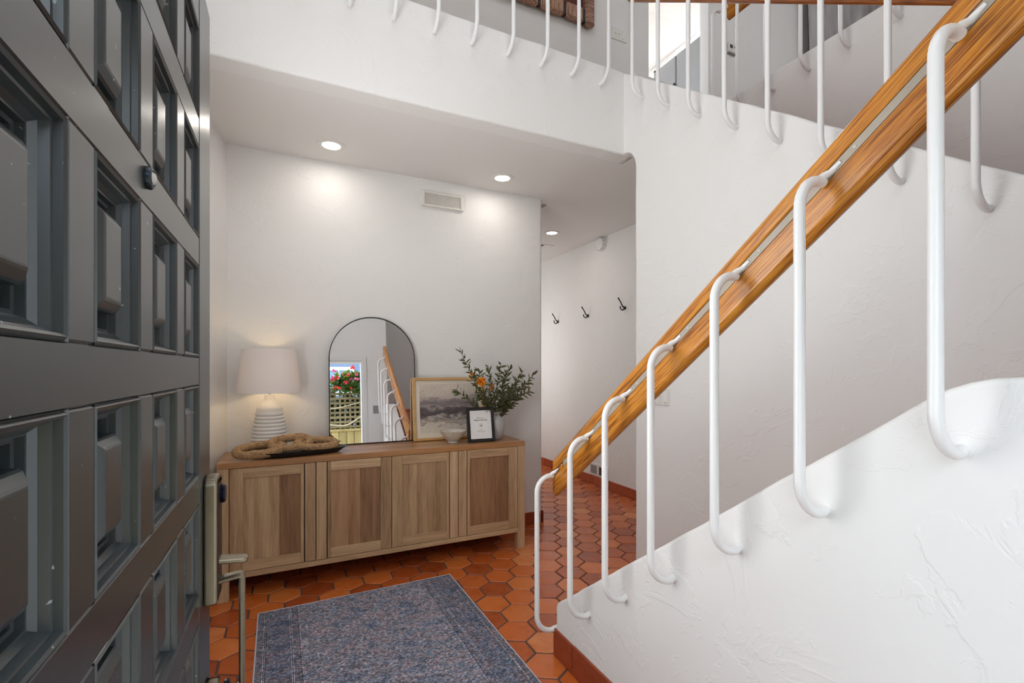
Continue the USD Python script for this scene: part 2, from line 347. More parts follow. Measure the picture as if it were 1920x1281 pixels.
# entry wall (seen in the mirror) with the door opening, landing walls behind it
DX0, DX1, DZ = -.190, .905, 2.085
struct('wall_entry', cat([box(-.6, DX0, -.18, 0, -.03, ZT + .05), box(DX1, XA + .09, -.18, 0, -.03, ZT + .05), box(DX0, DX1, -.18, 0, DZ, ZT + .05)]), plaster_m, 'plaster entry wall around the front door opening')
struct('wall_landing', cat([box(XA + .01, XA + .13, -1.35, -.17, -.03, ZT + .05), box(XA, 9.0, -1.42, -1.30, -.03, ZT + .05)]), plaster_m, 'plaster walls around the stair landing')

# front door casing
tr = thing('trim_1', 'white painted casing around the front door opening', None, kind='structure')
for a in ((DX0 - .055, DX0, 0, DZ + .055), (DX1, DX1 + .055, 0, DZ + .055)):
    obj('casing', box(a[0], a[1], -.004, .018, a[2], a[3], .004), trim_white, tr)
obj('casing', box(DX0, DX1, -.004, .018, DZ, DZ + .055, .004), trim_white, tr)
for x0, x1 in ((DX0 - .001, DX0 + .02), (DX1 - .02, DX1 + .001)): obj('jamb', box(x0, x1, -.19, -.003, 0, DZ), trim_white, tr)
obj('head_jamb', box(DX0 + .02, DX1 - .02, -.19, -.003, DZ - .02, DZ + .001), trim_white, tr)

# ------------------------------------------------------------------ stairs
stairs = thing('staircase', 'terracotta tiled stair flight rising behind the low plaster wall', 'stairs', kind='structure')
rise = 1.295 / 7
for i in range(7):
    y1 = 1.93 - .25 * i; y0 = y1 - .25 if i < 6 else -1.30
    obj('tread', box(XA + .125, XB + .004, y0 - .01, y1 + .012, rise * (i + 1) - .028, rise * (i + 1), .005), skirt_m, stairs)
    obj('riser', box(XA + .125, XB + .004, y1 - .02, y1, rise * i - (.03 if i else 0), rise * (i + 1) - .027), skirt_m, stairs)
rise2 = (ZU - 1.295) / 12
for i in range(12):
    y0 = -.065 + .25 * i; y1 = y0 + .25 if i < 11 else y0 + .12
    obj('tread', box(XB + .118, XC + .004, y0 - .012, y1 + .01, 1.295 + rise2 * (i + 1) - .028, 1.295 + rise2 * (i + 1), .005), skirt_m, stairs)
    obj('riser', box(XB + .118, XC + .004, y0, y0 + .02, 1.295 + rise2 * i - .03, 1.295 + rise2 * (i + 1) - .027), skirt_m, stairs)
obj('landing', box(XB + .0, XC + .004, -1.30, -.045, 1.295 - .03, 1.295), skirt_m, stairs)

# ------------------------------------------------------------------ floor: hexagonal terracotta tiles
floor = thing('floor', 'hexagonal terracotta tile floor with dark grout', None, kind='structure')
obj('grout', box(-.6, 3.4, -.3, 7.3, -.06, -.004), grout_m, floor)
PX, PY, C0 = .1865, .1615, (1.096, 2.575)
def hexa(cx, cy, r, dz, tilt):
    s = PX / .1865
    ang = [PI / 2 + k * PI / 3 for k in range(6)]
    def ring(g, z):
        return [(cx + (r - g) * math.cos(a) + 0, cy + (r - g) * math.sin(a), z + dz + tilt[0] * math.cos(a) + tilt[1] * math.sin(a)) for a in ang]
    return rings(np.array([ring(.0015, -.012), ring(0, -.0035), ring(.0035, 0.0)]), cap0=False)
cells = []
for j in range(-17, 30):
    for i in range(-14, 20):
        cx = C0[0] + (i + .5 * (j % 2)) * PX; cy = C0[1] + j * PY
        if not (-.48 < cx < XH + .05 and .05 < cy < 7.25): continue
        if cx > XA + .08 and cy < 1.88 and cx < XB: continue
        if XB - .06 < cx and cy < 2.45: continue
        if cx < 2.02 and cy > YW + .04: continue
        cells.append((cx, cy))
def seen(c):
    p = np.array([c[0], c[1], 0 - HC]); d = p[0] * _f[0] + p[1] * _f[1]
    if d < .3: return 0
    u = 960 + 880 * (p[0] * _r[0] + p[1] * _r[1]) / d; v = 690.5 + 880 * HC / d
    if not (370 < u < 1215 and v < 1330): return 0
    if -.05 < c[0] < .90 and c[1] < 2.95: return 0
    if c[0] < 1.6 and c[1] > 3.5: return 0
    return 1 / d
order = sorted(cells, key=lambda c: -seen(c))
rest = []
for k, c in enumerate(order):
    g = hexa(c[0], c[1], PX / math.sqrt(3) * RNG.uniform(.938, .955), RNG.uniform(-.0012, .0012), RNG.uniform(-.0009, .0009, 2))
    if k < 290 and seen(c) > 0: obj('tile', g, tile_m, floor, smooth=25)
    else: rest.append(g)
obj('tile_field', cat(rest), tile_far_m, floor, kind='stuff', smooth=25)

# tile skirtings
def skirting(name, label, a, b, nrm, h, t=.012, length=.30, start=0.0):
    """Row of skirting tiles from a to b (xy), standing proud along nrm."""
    s = thing(name, label, None, kind='structure'); a, b, nrm = np.array(a, float), np.array(b, float), np.array(nrm, float)
    L = np.linalg.norm(b - a); d = (b - a) / L; x = 0.0; first = True
    obj('mortar', fix(cat([box(*sum([[min(p, q), max(p, q)] for p, q in zip(a + d * .012, b - d * .012 + nrm * t * .5)], []), 0, h - .004)])), grout_m, s)
    while x < L - .01:
        n = min(length if not (first and start) else start, L - x); first = False
        p, q = a + d * (x + .002), a + d * (x + n - .002); q = q + nrm * t
        obj('skirting_tile', box(min(p[0], q[0]), max(p[0], q[0]), min(p[1], q[1]), max(p[1], q[1]), .001, h + RNG.uniform(-.001, .002), .003), skirt_m, s)
        x += n
    return s
skirting('baseboard_stair', 'terracotta skirting tiles along the foot of the low stair wall', (XA + .003, 1.985), (XA + .003, .02), (-1, 0), .135, length=.31, start=.17)
skirting('baseboard_hall', 'terracotta skirting tiles along the coat hook wall', (XH + .002, 3.2), (XH + .002, 7.19), (-1, 0), .105, length=.30)
skirting('baseboard_back', 'terracotta skirting tiles at the foot of the back wall', (-.42, YW + .002), (2.06, YW + .002), (0, -1), .105, length=.30)
skirting('baseboard_corner', 'terracotta skirting tiles round the corner into the hall', (2.078, YW - .012), (2.078, 7.19), (1, 0), .105, length=.30)

# ------------------------------------------------------------------ stair and balcony railings
RT = .0125
def baluster(base, out, z_low, z_high, arm=.098):
    """Bent tube: out of the wall face at base, up, and back over to the rail. out: unit vector away from the wall."""
    b = np.array([base[0], base[1], 0.0]); o = np.array([out[0], out[1], 0.0]); P = []
    rb, rt = .085, .075
    P.append(b - o * .02 + [0, 0, z_low + .002])
    P.append(b + o * .006 + [0, 0, z_low])
    for a in np.linspace(0, PI / 2, 9):
        P.append(b + o * (arm - rb + rb * math.sin(a)) + [0, 0, z_low - .004 + rb * (1 - math.cos(a))])
    for t in np.linspace(.15, .85, 5): P.append(b + o * arm + [0, 0, z_low + rb + (z_high - rt - z_low - rb) * t])
    for a in np.linspace(0, PI / 2, 9):
        P.append(b + o * (arm - rt + rt * math.cos(a)) + [0, 0, z_high - rt + rt * math.sin(a)])
    P.append(b + o * (arm - rt - .012) + [0, 0, z_high - .001])
    return fix(sweep(np.array(P), RT, 14))

def rail_profile(h, t, groove_side=-1, groove=(.062, .092), gd=.012):
    """Loop (x, z-offset from top) of a plank on edge with a groove in its tube side; x = 0 is the tube-side face."""
    r = .0225; s = -groove_side
    pts = []
    def arc(cx, cz, a0, a1):
        for a in np.linspace(a0, a1, 5): pts.append((cx + r * math.cos(a), cz + r * math.sin(a)))
    arc(r, -r, PI, PI / 2); arc(t - r, -r, PI / 2, 0); arc(t - r, -h + r, 0, -PI / 2); arc(r, -h + r, -PI / 2, -PI)
    pts += [(0, -groove[1] - .005), (.003, -groove[1]), (gd, -groove[1]), (gd, -groove[0]), (.003, -groove[0]), (0, -groove[0] + .005)]
    return np.array([(s * x, z) for x, z in pts])

def prism_between(profile, f0, f1):
    R = np.array([[f0(x, z) for x, z in profile], [f1(x, z) for x, z in profile]])
    tri = tri_of(profile); n = len(profile)
    m = rings(R, cap0=False, cap1=False)
    return fix(tm(m.vertices, np.vstack([m.faces, tri, tri[:, ::-1] + n])))

def rail_parts(t, fn, s0, s1, mat, screws, sx=1, h=.185, thick=.048, name='handrail'):
    """fn(s, across, z) -> xyz; s runs along the rail."""
    pr = rail_profile(h, thick)
    if sx < 0: pr = pr * [-1, 1]
    obj(name, prism_between(pr, lambda x, z: fn(s0, x, z), lambda x, z: fn(s1, x, z)), mat, t, smooth=35)
    bp = np.array([(.004, -.064), (.0125, -.064), (.0125, -.089), (.004, -.089)]) * [sx, 1]
    obj('mounting_bar', prism_between(bp, lambda x, z: fn(s0 + (.09 if s1 > s0 else -.09), x, z), lambda x, z: fn(s1, x, z)), bar_m, t, label='pale painted metal bar let into the rail')
    for s in screws:
        c = lathe([(.0, 0), (.0052, 0), (.0052, .0012), (.003, .0022), (0, .0022)], 12)
        c = rot(c, -PI / 2 * sx, (0, 1, 0)); obj('screw', move(c, fn(s, .0045 * sx, -.0765)), screw_m, t)

# A: first flight. rail top z = 2.467 - .757 y on the face plane
railA = thing('stair_railing', 'slanting oak handrail on bent white tubes along the low stair wall', 'railing', loc=(0, 0, 0))
fA = lambda y, x, z: (XA - .004 + x, y, 2.467 - .757 * y + z)
hookA = [(1.984, .128), (1.691, .335), (1.448, .514), (1.200, .690), (.944, .880), (.701, 1.056), (.446, 1.241)]
rail_parts(railA, fA, 1.995, .27, oak_a, [y - .065 for y, _ in hookA[:7]])
def clip(y, fn, x0, z, sx=1, dy=-.035):
    a = np.array(fn(y, -.024 * sx, z - .012)); b = np.array(fn(y + dy * .35, .003 * sx, z)); c = np.array(fn(y + dy, .003 * sx, z))
    return sweep([a, (a + b) / 2 + [0, 0, .002], b, (b + c) / 2, c], [.010, .0095, .008, .006, .004], 10)
for y, z in hookA:
    zt = 2.467 - .757 * y - .0765 - .012
    obj('baluster', baluster((XA, y), (-1, 0), z, zt), white_metal, railA, smooth=50)
    obj('clip', clip(y, fA, 0, -.0765), white_metal, railA, smooth=50)

# B: second flight, rising away
railB = thing('stair_railing', 'second flight railing of white tubes on the tall middle wall', 'railing')
hookB = [(2.49, 3.232), (2.249, 3.058), (2.003, 2.872), (1.755, 2.69), (1.507, 2.508), (1.258, 2.322), (1.007, 2.132), (.752, 1.948), (.50, 1.762), (.25, 1.578)]
fB = lambda y, x, z: (XB - .004 + x, y, 2.115 + .711 * y + .185 + z)
rail_parts(railB, fB, .0, 2.66, oak_b, [y for y, _ in hookB])
for y, z in hookB:
    zt = 2.115 + .711 * y + .185 - .0885
    obj('baluster', baluster((XB, y), (-1, 0), z, zt), white_metal, railB, smooth=50)
    obj('clip', clip(y, fB, 0, -.0765, dy=.05), white_metal, railB, smooth=50)

# F: balcony over the low ceiling, C: gallery beside the second flight
railF = thing('balcony_railing', 'balcony railing of white tubes hooked into the balcony face', 'railing')
fF = lambda x, d, z: (x, YF - .004 + d, 4.43 + z)
hookF = [-.17, .065, .30, .536, .773, 1.007, 1.246, 1.487, 1.723, 1.962]
rail_parts(railF, fF, XL + .02, 2.10, oak_x, hookF)
for x in hookF:
    obj('baluster', baluster((x, YF), (0, -1), 3.386, 4.43 - .0885), white_metal, railF, smooth=50)
railC = thing('gallery_railing', 'gallery railing of white tubes above the grey wall beyond the stairs', 'railing')
fC = lambda y, d, z: (XC - .004 + d, y, 4.425 + z)
hookC = [2.758, 2.525, 2.288, 2.029, 1.775, 1.496, 1.24, .98, .72, .46, .20]
rail_parts(railC, fC, 2.70, -.1, oak_y, hookC)
for k, y in enumerate(hookC):
    obj('baluster', baluster((XC, y), (-1, 0), 3.447, 4.425 - .0885), white_metal, railC, smooth=50)

# ------------------------------------------------------------------ front door, standing open
DF = -.138
door = thing('door_1', 'dark green-grey front door of small raised panels standing open', 'door', loc=(0, 0, 0), kind='structure')
cols = [(.951 - .126 - .175 * k, .951 - .175 * k) for k in range(5)]
rows = [(1.5745 + .2035 * k - .156, 1.5745 + .2035 * k) for k in range(-6, 3)]
Y0, Y1, Z0, Z1 = .010, 1.066, .012, 2.074
T = .046
def dbox(y0, y1, z0, z1, inset=0.0): return box(DF - T, DF - inset, y0, y1, z0, z1, .0016)
obj('stile', dbox(cols[0][1] + .0004, Y1, Z0, Z1), door_m, door); obj('stile', dbox(Y0, cols[-1][0] - .0004, Z0, Z1), door_m, door)
zs = [Z0] + [z for r in rows for z in r] + [Z1]
for k in range(0, len(zs), 2): obj('rail', dbox(cols[-1][0], cols[0][1], zs[k], zs[k + 1], .0006), door_m, door)
for (z0, z1) in rows:
    for k in range(4): obj('muntin', dbox(cols[k + 1][1], cols[k][0], z0 + .0003, z1 - .0003, .0003), door_m, door)
prof = [(0, .0), (.0012, -.002), (.0035, .0008), (.0058, -.0008), (.0068, -.006), (.0085, -.0068), (.0105, -.0125), (.0140, -.0165), (.0155, -.0168), (.0165, -.0215), (.0195, -.0222), (.0205, -.027), (.0205, -.034)]
def rect_ring(y0, y1, z0, z1, ins, x): return [(x, y0 + ins, z0 + ins), (x, y1 - ins, z0 + ins), (x, y1 - ins, z1 - ins), (x, y0 + ins, z1 - ins)]
for (z0, z1) in rows:
    for (y0, y1) in cols:
        m = rings(np.array([rect_ring(y0 - .0006, y1 + .0006, z0 - .0006, z1 + .0006, i, DF + d - .0004) for i, d in prof]), cap0=False, cap1=False)
        m.invert() if m.face_normals[0][0] < -.9 else None
        obj('moulding', m, door_m, door)
        p = [(.016, -.042), (.016, -.031), (.0315, -.030), (.0330, -.013), (.0345, -.0105), (.0405, -.0062), (.0425, -.0052), (.0440, -.0050)]
        pm = rings(np.array([rect_ring(y0, y1, z0, z1, i, DF + d) for i, d in p]), cap0=True, cap1=True)
        obj('panel', fix(pm), door_m, door)
# peephole
ph = lathe([(0, 0), (.0118, 0), (.0124, .002), (.0116, .005), (.0095, .0062), (.0085, .0062), (.008, .005), (0, .005)], 24)
pp = obj('peephole', move(rot(ph, PI / 2, (0, 1, 0)), (DF - .0005, .625, 1.605)), plain('door_blue_steel', srgb(52, 62, 70), .3, metallic=.5), door, smooth=40)
obj('lens', move(rot(lathe([(0, 0), (.0072, 0), (.005, .003), (0, .0045)], 20), PI / 2, (0, 1, 0)), (DF + .0045, .625, 1.605)), plain('pale_lens', srgb(205, 203, 196), .2), pp, smooth=60)
# handle set: tall plate with deadbolt and thumb latch, square grip
def plate_shape(z0, z1, w=.062, t=.021, yc=1.018):
    p = corner_round([(yc - w / 2, z0), (yc + w / 2, z0), (yc + w / 2, z1 - .018), (yc, z1), (yc - w / 2, z1 - .018)], [.004, .004, .01, .03, .01])
    return slab(p, t, .005, lambda uv, d: np.c_[np.full(len(uv), DF + t - d), uv], step=.01, amp=0)
hp = obj('handle_plate', plate_shape(.975, 1.213), bronze_m, door, label='aged nickel lock plate', smooth=35)
obj('face_plate', slab(corner_round([(.992, .981), (1.044, .981), (1.044, 1.192), (1.018, 1.206), (.992, 1.192)], [.004, .004, .01, .03, .01]), .003, .001, lambda uv, d: np.c_[np.full(len(uv), DF + .0225 - d), uv], step=.01, amp=0), dark_bronze, hp, label='dark bronze face of the lock plate', smooth=35)
obj('deadbolt', move(rot(lathe([(0, 0), (.017, 0), (.0175, .006), (.015, .0085), (.009, .009), (0, .009)], 28), PI / 2, (0, 1, 0)), (DF + .022, 1.03, 1.165)), blue_steel, hp, smooth=40)
lev = slab(corner_round([(DF + .018, 1.002), (DF + .066, 1.004), (DF + .070, 1.018), (DF + .066, 1.032), (DF + .018, 1.034)], [.002, .008, .01, .008, .002]), .009, .003, lambda uv, d: np.c_[uv, 1.040 + d - (uv[:, 0] - DF - .03) * .10], step=.008, amp=0)
obj('thumb_latch', lev, bronze_m, hp, smooth=35)
def bar_path(P, w, h):
    P = np.asarray(P, float); R = []
    T_ = np.gradient(P, axis=0); T_ /= np.linalg.norm(T_, axis=1, keepdims=True)
    for p, t in zip(P, T_):
        a = np.array([0, 1.0, 0]); b = np.cross(t, a); b /= np.linalg.norm(b); c = .3
        R.append([p + a * x * w / 2 + b * y * h / 2 for x, y in ((-1, -c), (-1, c), (-.6, 1), (.6, 1), (1, c), (1, -c), (.6, -1), (-.6, -1))])
    return fix(rings(np.array(R)))
gx, yg = DF + .058, 1.018
path = [(DF + .014, yg, 1.006), (DF + .03, yg, 1.009), (DF + .044, yg, 1.011)] + [(gx - .005 + .005 * math.sin(a), yg, 1.007 + .005 * math.cos(a)) for a in np.linspace(.15, PI / 2, 5)] \
     + [(gx, yg, z) for z in np.linspace(.97, .835, 5)] + [(gx - .008 + .008 * math.cos(a), yg, .808 - .008 * math.sin(a)) for a in np.linspace(0, PI / 2, 5)] + [(DF + .03, yg, .797), (DF + .012, yg, .792)]
obj('pull_handle', bar_path(path, .026, .010), bronze_m, door, label='aged nickel square door pull', smooth=30)
obj('handle_foot', plate_shape(.70, .832, .05, .02), bronze_m, door, label='lower fixing of the door pull', smooth=35)

# key lockbox hung on the door pull
lb = thing('key_lockbox', 'key lockbox hanging by its blued steel shackle from the door pull', 'lockbox', loc=(DF + .033, 1.018, .70))
sh = [(-.0, -.019, .03)] + [(0, -.019 * math.cos(a), .085 + .030 * math.sin(a)) for a in np.linspace(0, PI, 13)] + [(0, .019, .03)]
obj('shackle', sweep(np.array(sh), .0052, 12), blue_steel, lb, smooth=50)
obj('case', box(-.022, .028, -.04, .04, -.09, .05, .008), plain('lockbox_case', srgb(70, 70, 74), .5), lb, smooth=35)

# ------------------------------------------------------------------ console
CX0, CX1, CY0, CY1, CT = -.388, 1.658, 3.255, 3.690, .833
con = thing('console', 'long weathered pine console with four panelled doors along the back wall', 'sideboard', loc=(0, 0, 0))
for k in range(5):   # boards of the top
    a, b = CY0 + (CY1 - CY0) * k / 5, CY0 + (CY1 - CY0) * (k + 1) / 5
    obj('top_board', box(CX0, CX1, a, b, CT - .036, CT, .0012), cons_top, con)
for x0, x1 in ((CX0, CX0 + .062), (CX1 - .062, CX1)):
    obj('leg', box(x0, x1, CY0, CY0 + .06, .0, CT - .036, .0025), cons_z, con)
    obj('leg', box(x0, x1, CY1 - .06, CY1, .0, CT - .036, .0025), cons_z, con)
    obj('side_panel', box(x0 + .012, x1 - .012, CY0 + .058, CY1 - .058, .135, CT - .036, .001), cons_z, con)
obj('bottom_rail', box(CX0 + .061, CX1 - .061, CY0 + .002, CY0 + .05, .132, .166, .0015), cons_x, con)
obj('base_board', box(CX0 + .04, CX1 - .04, CY0 + .045, CY1 - .02, .134, .155), cons_x, con)
obj('back_panel', box(CX0 + .06, CX1 - .06, CY1 - .02, CY1 - .004, .134, CT - .036), cons_x, con)
dx0, dw = CX0 + .0635, (CX1 - CX0 - .127) / 4
for k in range(4):
    a, b = dx0 + k * dw + .002, dx0 + (k + 1) * dw - .002; z0, z1 = .169, CT - .0385; y = CY0 + .004
    d = UsdGeom.Xform.Define(stage, numbered(str(con.GetPath()) + '/door')).GetPrim()
    pull_right = k % 2 == 0; s = .072; pw = .062
    fa, fb = (a, b - pw - .006) if pull_right else (a + pw + .006, b)
    pa, pb = (b - pw, b) if pull_right else (a, a + pw)
    obj('pull_board', box(pa, pb, y - .002, y + .022, z0, z1, .0015), cons_z, d)
    ls = s if pull_right else .02; rs = .02 if pull_right else s
    obj('stile', box(fa, fa + ls, y, y + .022, z0, z1, .0012), cons_z, d); obj('stile', box(fb - rs, fb, y, y + .022, z0, z1, .0012), cons_z, d)
    obj('door_rail', box(fa + ls, fb - rs, y, y + .022, z1 - .062, z1, .0012), cons_x, d); obj('door_rail', box(fa + ls, fb - rs, y, y + .022, z0, z0 + .062, .0012), cons_x, d)
    cuts = [0] + sorted(RNG.uniform(.25, .75, 2 if k in (0, 1) else 1)) + [1]
    if k == 0: cuts = [0, .18, .62, 1]
    if k == 1: cuts = [0, .34, .58, 1]
    for c0, c1 in zip(cuts[:-1], cuts[1:]):
        w = fb - rs - fa - ls
        obj('panel_board', box(fa + ls + w * c0 - .0002, fa + ls + w * c1 - .0004, y + .0075, y + .017, z0 + .058, z1 - .058, .0005), cons_p1 if (k in (1, 3) or c0 > .5) else cons_z, d)
    obj('door_back', box(a, b, y + .0165, y + .021, z0, z1), dark_plastic, d)

# ------------------------------------------------------------------ things on the console
# table lamp
LX, LY = -.118, 3.540
lamp = thing('table_lamp', 'white ribbed ceramic table lamp with drum shade at left of console', 'lamp', loc=(LX, LY, CT))
prof = [(0, 0), (.104, 0), (.110, .004)]
nr = 11
for k in range(nr):
    z = .012 + k * .0238; r = .113 - .036 * (k / nr) ** 1.5
    for t in np.linspace(0, 1, 5)[:-1]: prof.append((r + .0042 * math.sin(PI * t) - .0025 * (t == 0), z + t * .0238))
prof += [(.078, .278), (.079, .292), (.074, .306), (.058, .326), (.042, .346), (.033, .366), (.0285, .388), (.027, .392), (0, .392)]
obj('base', fix(lathe(prof, 56)), plain('matte_white_ceramic', srgb(224, 222, 218), .55), lamp, smooth=50)
obj('neck', lathe([(0, .390), (.010, .390), (.010, .47), (0, .47)], 16), dark_bronze, lamp, smooth=40)
shade_m = M('linen_shade', {'g': ('geometry', {}), 'mp': ('mapping', {'scale': (300.0, 300.0, 900.0)}), 'n': ('noise_texture', {'scale': 1.0, 'detail': 2.0}), 'b': ('bump', {'strength': .15, 'distance': .0006}),
    'd': ('diffuse_bsdf', {'color': srgb(246, 243, 243)}), 't': ('translucent_bsdf', {'color': srgb(240, 226, 210)}), 'm': ('mix_closure', {'fac': .2})},
    [('g.position', 'mp.vector'), ('mp.vector', 'n.vector'), ('n.fac', 'b.height'), ('b.normal', 'd.normal'), ('d.BSDF', 'm.closure1'), ('t.BSDF', 'm.closure2')], 'm.closure')
obj('shade', lathe([(.193, .405), (.1935, .404), (.1935, .408), (.166, .690), (.1655, .692), (.164, .692), (.1645, .688), (.1915, .408), (.1915, .405), (.193, .405)], 64, cap=False), shade_m, lamp, smooth=50)
obj('spider', cat([move(rot(lathe([(0, -.16), (.0018, -.16), (.0018, .16), (0, .16)], 8), PI / 2, ax), (0, 0, .62)) for ax in ((1, 0, 0), (0, 1, 0))] + [lathe([(0, .46), (.004, .46), (.004, .62), (0, .62)], 8)]), dark_bronze, lamp)
bulb_m = M('warm_bulb', {'e': ('emission', {'color': (1, .74, .42), 'strength': 50.0})}, surface='e.emission')
obj('bulb', move(trimesh.creation.icosphere(2, .028), (0, 0, .53)), bulb_m, lamp, smooth=True)

# arched mirror leaning on the wall
MW, MH, MT = .636, .960, math.radians(4.4)
mir = thing('arched_mirror', 'tall arched mirror with thin black frame leaning on the wall', 'mirror', loc=(.581, 3.660, CT))
mxf = trimesh.transformations.rotation_matrix(-MT, (1, 0, 0)) @ trimesh.transformations.rotation_matrix(math.radians(-.8), (0, 0, 1))
def arch_loop(w, h, z0=0.0, n=48):
    r = w / 2; return [(-r, z0), (r, z0)] + [(r * math.cos(a), h - r + r * math.sin(a)) for a in np.linspace(0, PI, n)]
def yx(m):  # extruded in xy -> standing in xz, facing -y
    m = m.copy(); m.apply_transform(trimesh.transformations.rotation_matrix(PI / 2, (1, 0, 0))); return m
fr = Polygon(arch_loop(MW, MH)).difference(Polygon(arch_loop(MW - .012, MH - .006, .006)))
g = yx(extrude(fr, .022)); g.apply_transform(mxf); obj('frame', g, black_metal, mir, smooth=30)
g = yx(extrude(Polygon(arch_loop(MW - .010, MH - .005, .005)), .004)); g.apply_translation((0, -.008, 0)); g.apply_transform(mxf); obj('glass', g, mirror_m, mir)
g = yx(extrude(Polygon(arch_loop(MW - .010, MH - .005, .005)), .003)); g.apply_transform(mxf); obj('backing', g, dark_plastic, mir)

# framed print
PW, PH, PT = .60, .492, math.radians(7.5)
pr = thing('framed_print', 'sepia landscape print in pale oak frame leaning beside the mirror', 'picture', loc=(1.168, 3.606, CT))
pxf = trimesh.transformations.rotation_matrix(-PT, (1, 0, 0))
fw = .020
for x0, x1, z0, z1 in ((-PW / 2, -PW / 2 + fw, 0, PH), (PW / 2 - fw, PW / 2, 0, PH), (-PW / 2 + fw, PW / 2 - fw, 0, fw), (-PW / 2 + fw, PW / 2 - fw, PH - fw, PH)):
    m = box(x0, x1, -.030, 0, z0, z1, .0015); m.apply_transform(pxf); obj('frame_bar', m, frame_oak, pr)
m = box(-PW / 2 + fw, PW / 2 - fw, -.012, -.002, fw, PH - fw); m.apply_transform(pxf); obj('mat_board', m, plain('cream_mat', srgb(226, 216, 200), .85), pr)
print_m = M('sepia_landscape', {'t': ('texture_coordinate', {}), 'x': ('separate_xyz', {}),
    'h': ('map_range', {'from_min': .055, 'from_max': .435, 'clamp': True}),
    'n1': ('noise_texture', {'scale': 13.0, 'detail': 6.0, 'roughness': .65}), 'mp': ('mapping', {'scale': (.55, .55, 1.6)}),
    'k1': ('math', {'math_type': 'multiply_add', 'value2': .5, 'value3': -.25}), 'a1': ('math', {'math_type': 'add'}),
    'r': ('rgb_ramp', {'ramp': [(0, srgb(214, 204, 190)), (.17, srgb(204, 192, 178)), (.20, srgb(140, 128, 122)), (.225, srgb(196, 184, 170)), (.27, srgb(112, 102, 100)), (.31, srgb(190, 180, 170)), (.35, srgb(104, 94, 94)), (.42, srgb(78, 70, 72)), (.50, srgb(104, 94, 95)), (.54, srgb(160, 148, 144)), (.58, srgb(120, 110, 110)), (.66, srgb(140, 129, 127)), (.74, srgb(196, 184, 172)), (1, srgb(216, 204, 188))]}),
    'n2': ('noise_texture', {'scale': 60.0, 'detail': 4.0}), 'mx': ('mix_color', {'blend_type': 'overlay', 'fac': .35}),
    'p': ('principled_bsdf', {'roughness': .8})},
    [('t.object', 'x.vector'), ('x.z', 'h.value'), ('t.object', 'mp.vector'), ('mp.vector', 'n1.vector'), ('t.object', 'n2.vector'), ('n1.fac', 'k1.value1'), ('h.result', 'a1.value1'), ('k1.value', 'a1.value2'), ('a1.value', 'r.fac'), ('r.color', 'mx.a'), ('n2.color', 'mx.b'), ('mx.result', 'p.base_color')])
m = box(-PW / 2 + fw + .035, PW / 2 - fw - .035, -.0128, -.011, fw + .035, PH - fw - .03); m.apply_transform(pxf); obj('print', m, print_m, pr, label='sepia drawing of hills, dark trees and cloudy sky')

# small bowl
bowl = thing('bowl', 'small off-white footed ceramic bowl in front of the landscape print', 'bowl', loc=(1.130, 3.43, CT))
stone_m = M('speckled_glaze', {'g': ('geometry', {}), 'v': ('noise_texture', {'scale': 160.0, 'detail': 2.0}), 'r': ('rgb_ramp', {'ramp': [(.3, srgb(176, 166, 150)), (.55, srgb(214, 206, 192))]}), 'p': ('principled_bsdf', {'roughness': .45})}, [('g.position', 'v.vector'), ('v.fac', 'r.fac'), ('r.color', 'p.base_color')])
obj('body', fix(lathe([(0, 0), (.038, 0), (.040, .003), (.038, .010), (.044, .016), (.064, .034), (.086, .060), (.100, .088), (.1015, .090), (.099, .090), (.084, .062), (.060, .036), (.03, .022), (0, .020)], 48)), stone_m, bowl, smooth=50)

# small black frame with a printed card
sf = thing('photo_frame', 'small black frame with a printed welcome card at right of console', 'picture frame', loc=(1.333, 3.352, CT), rotz=math.radians(-3))
SW, SH, ST = .222, .268, math.radians(11)
sxf = trimesh.transformations.rotation_matrix(-ST, (1, 0, 0))
def lean(m): m = m.copy(); m.apply_transform(sxf); return m
b = .025
for x0, x1, z0, z1 in ((-SW / 2, -SW / 2 + b, 0, SH), (SW / 2 - b, SW / 2, 0, SH), (-SW / 2 + b, SW / 2 - b, 0, b), (-SW / 2 + b, SW / 2 - b, SH - b, SH)):
    obj('frame_bar', lean(box(x0, x1, -.016, 0, z0, z1, .004)), plain('black_frame', srgb(26, 24, 25), .35), sf)
obj('card', lean(box(-SW / 2 + b, SW / 2 - b, -.008, -.004, b, SH - b)), plain('white_card', srgb(236, 234, 232), .7), sf, label='white printed card')
ink = plain('grey_ink', srgb(96, 94, 94), .8)
def write(t, h, z, bold=False):
    m = meshkit.text_mesh(t, h, .0006, bold); w = m.bounds[:, 0].mean(); m.apply_translation((-w, 0, 0)); m = yx(m); m.apply_translation((0, -.0078, z)); obj('lettering', lean(m), ink, sf)
write('Welcome to', .0085, .180); write('Edge of the Sea', .0105, .163, True)
seal = yx(extrude(Polygon([(math.cos(a) * .013, math.sin(a) * .013) for a in np.linspace(0, 2 * PI, 25)[:-1]]).difference(Polygon([(math.cos(a) * .0118, math.sin(a) * .0118) for a in np.linspace(0, 2 * PI, 25)[:-1]])), .0006))
sail = yx(extrude(Polygon([(-.004, -.008), (.008, -.008), (.001, .008)]), .0006))
obj('emblem', lean(move(cat([seal, sail]), (0, -.0078, .128))), ink, sf)
for z, words in ((.092, (.010, .012, .008)), (.078, (.016, .008, .018, .014))):
    x = -sum(words) / 2 - .002 * (len(words) - 1) / 2
    ws = []
    for w in words: ws.append(box(x, x + w, -.0084, -.0076, z, z + .0028)); x += w + .003
    obj('small_print', lean(cat(ws)), plain('pale_ink', srgb(150, 148, 148), .8), sf)
ln = []
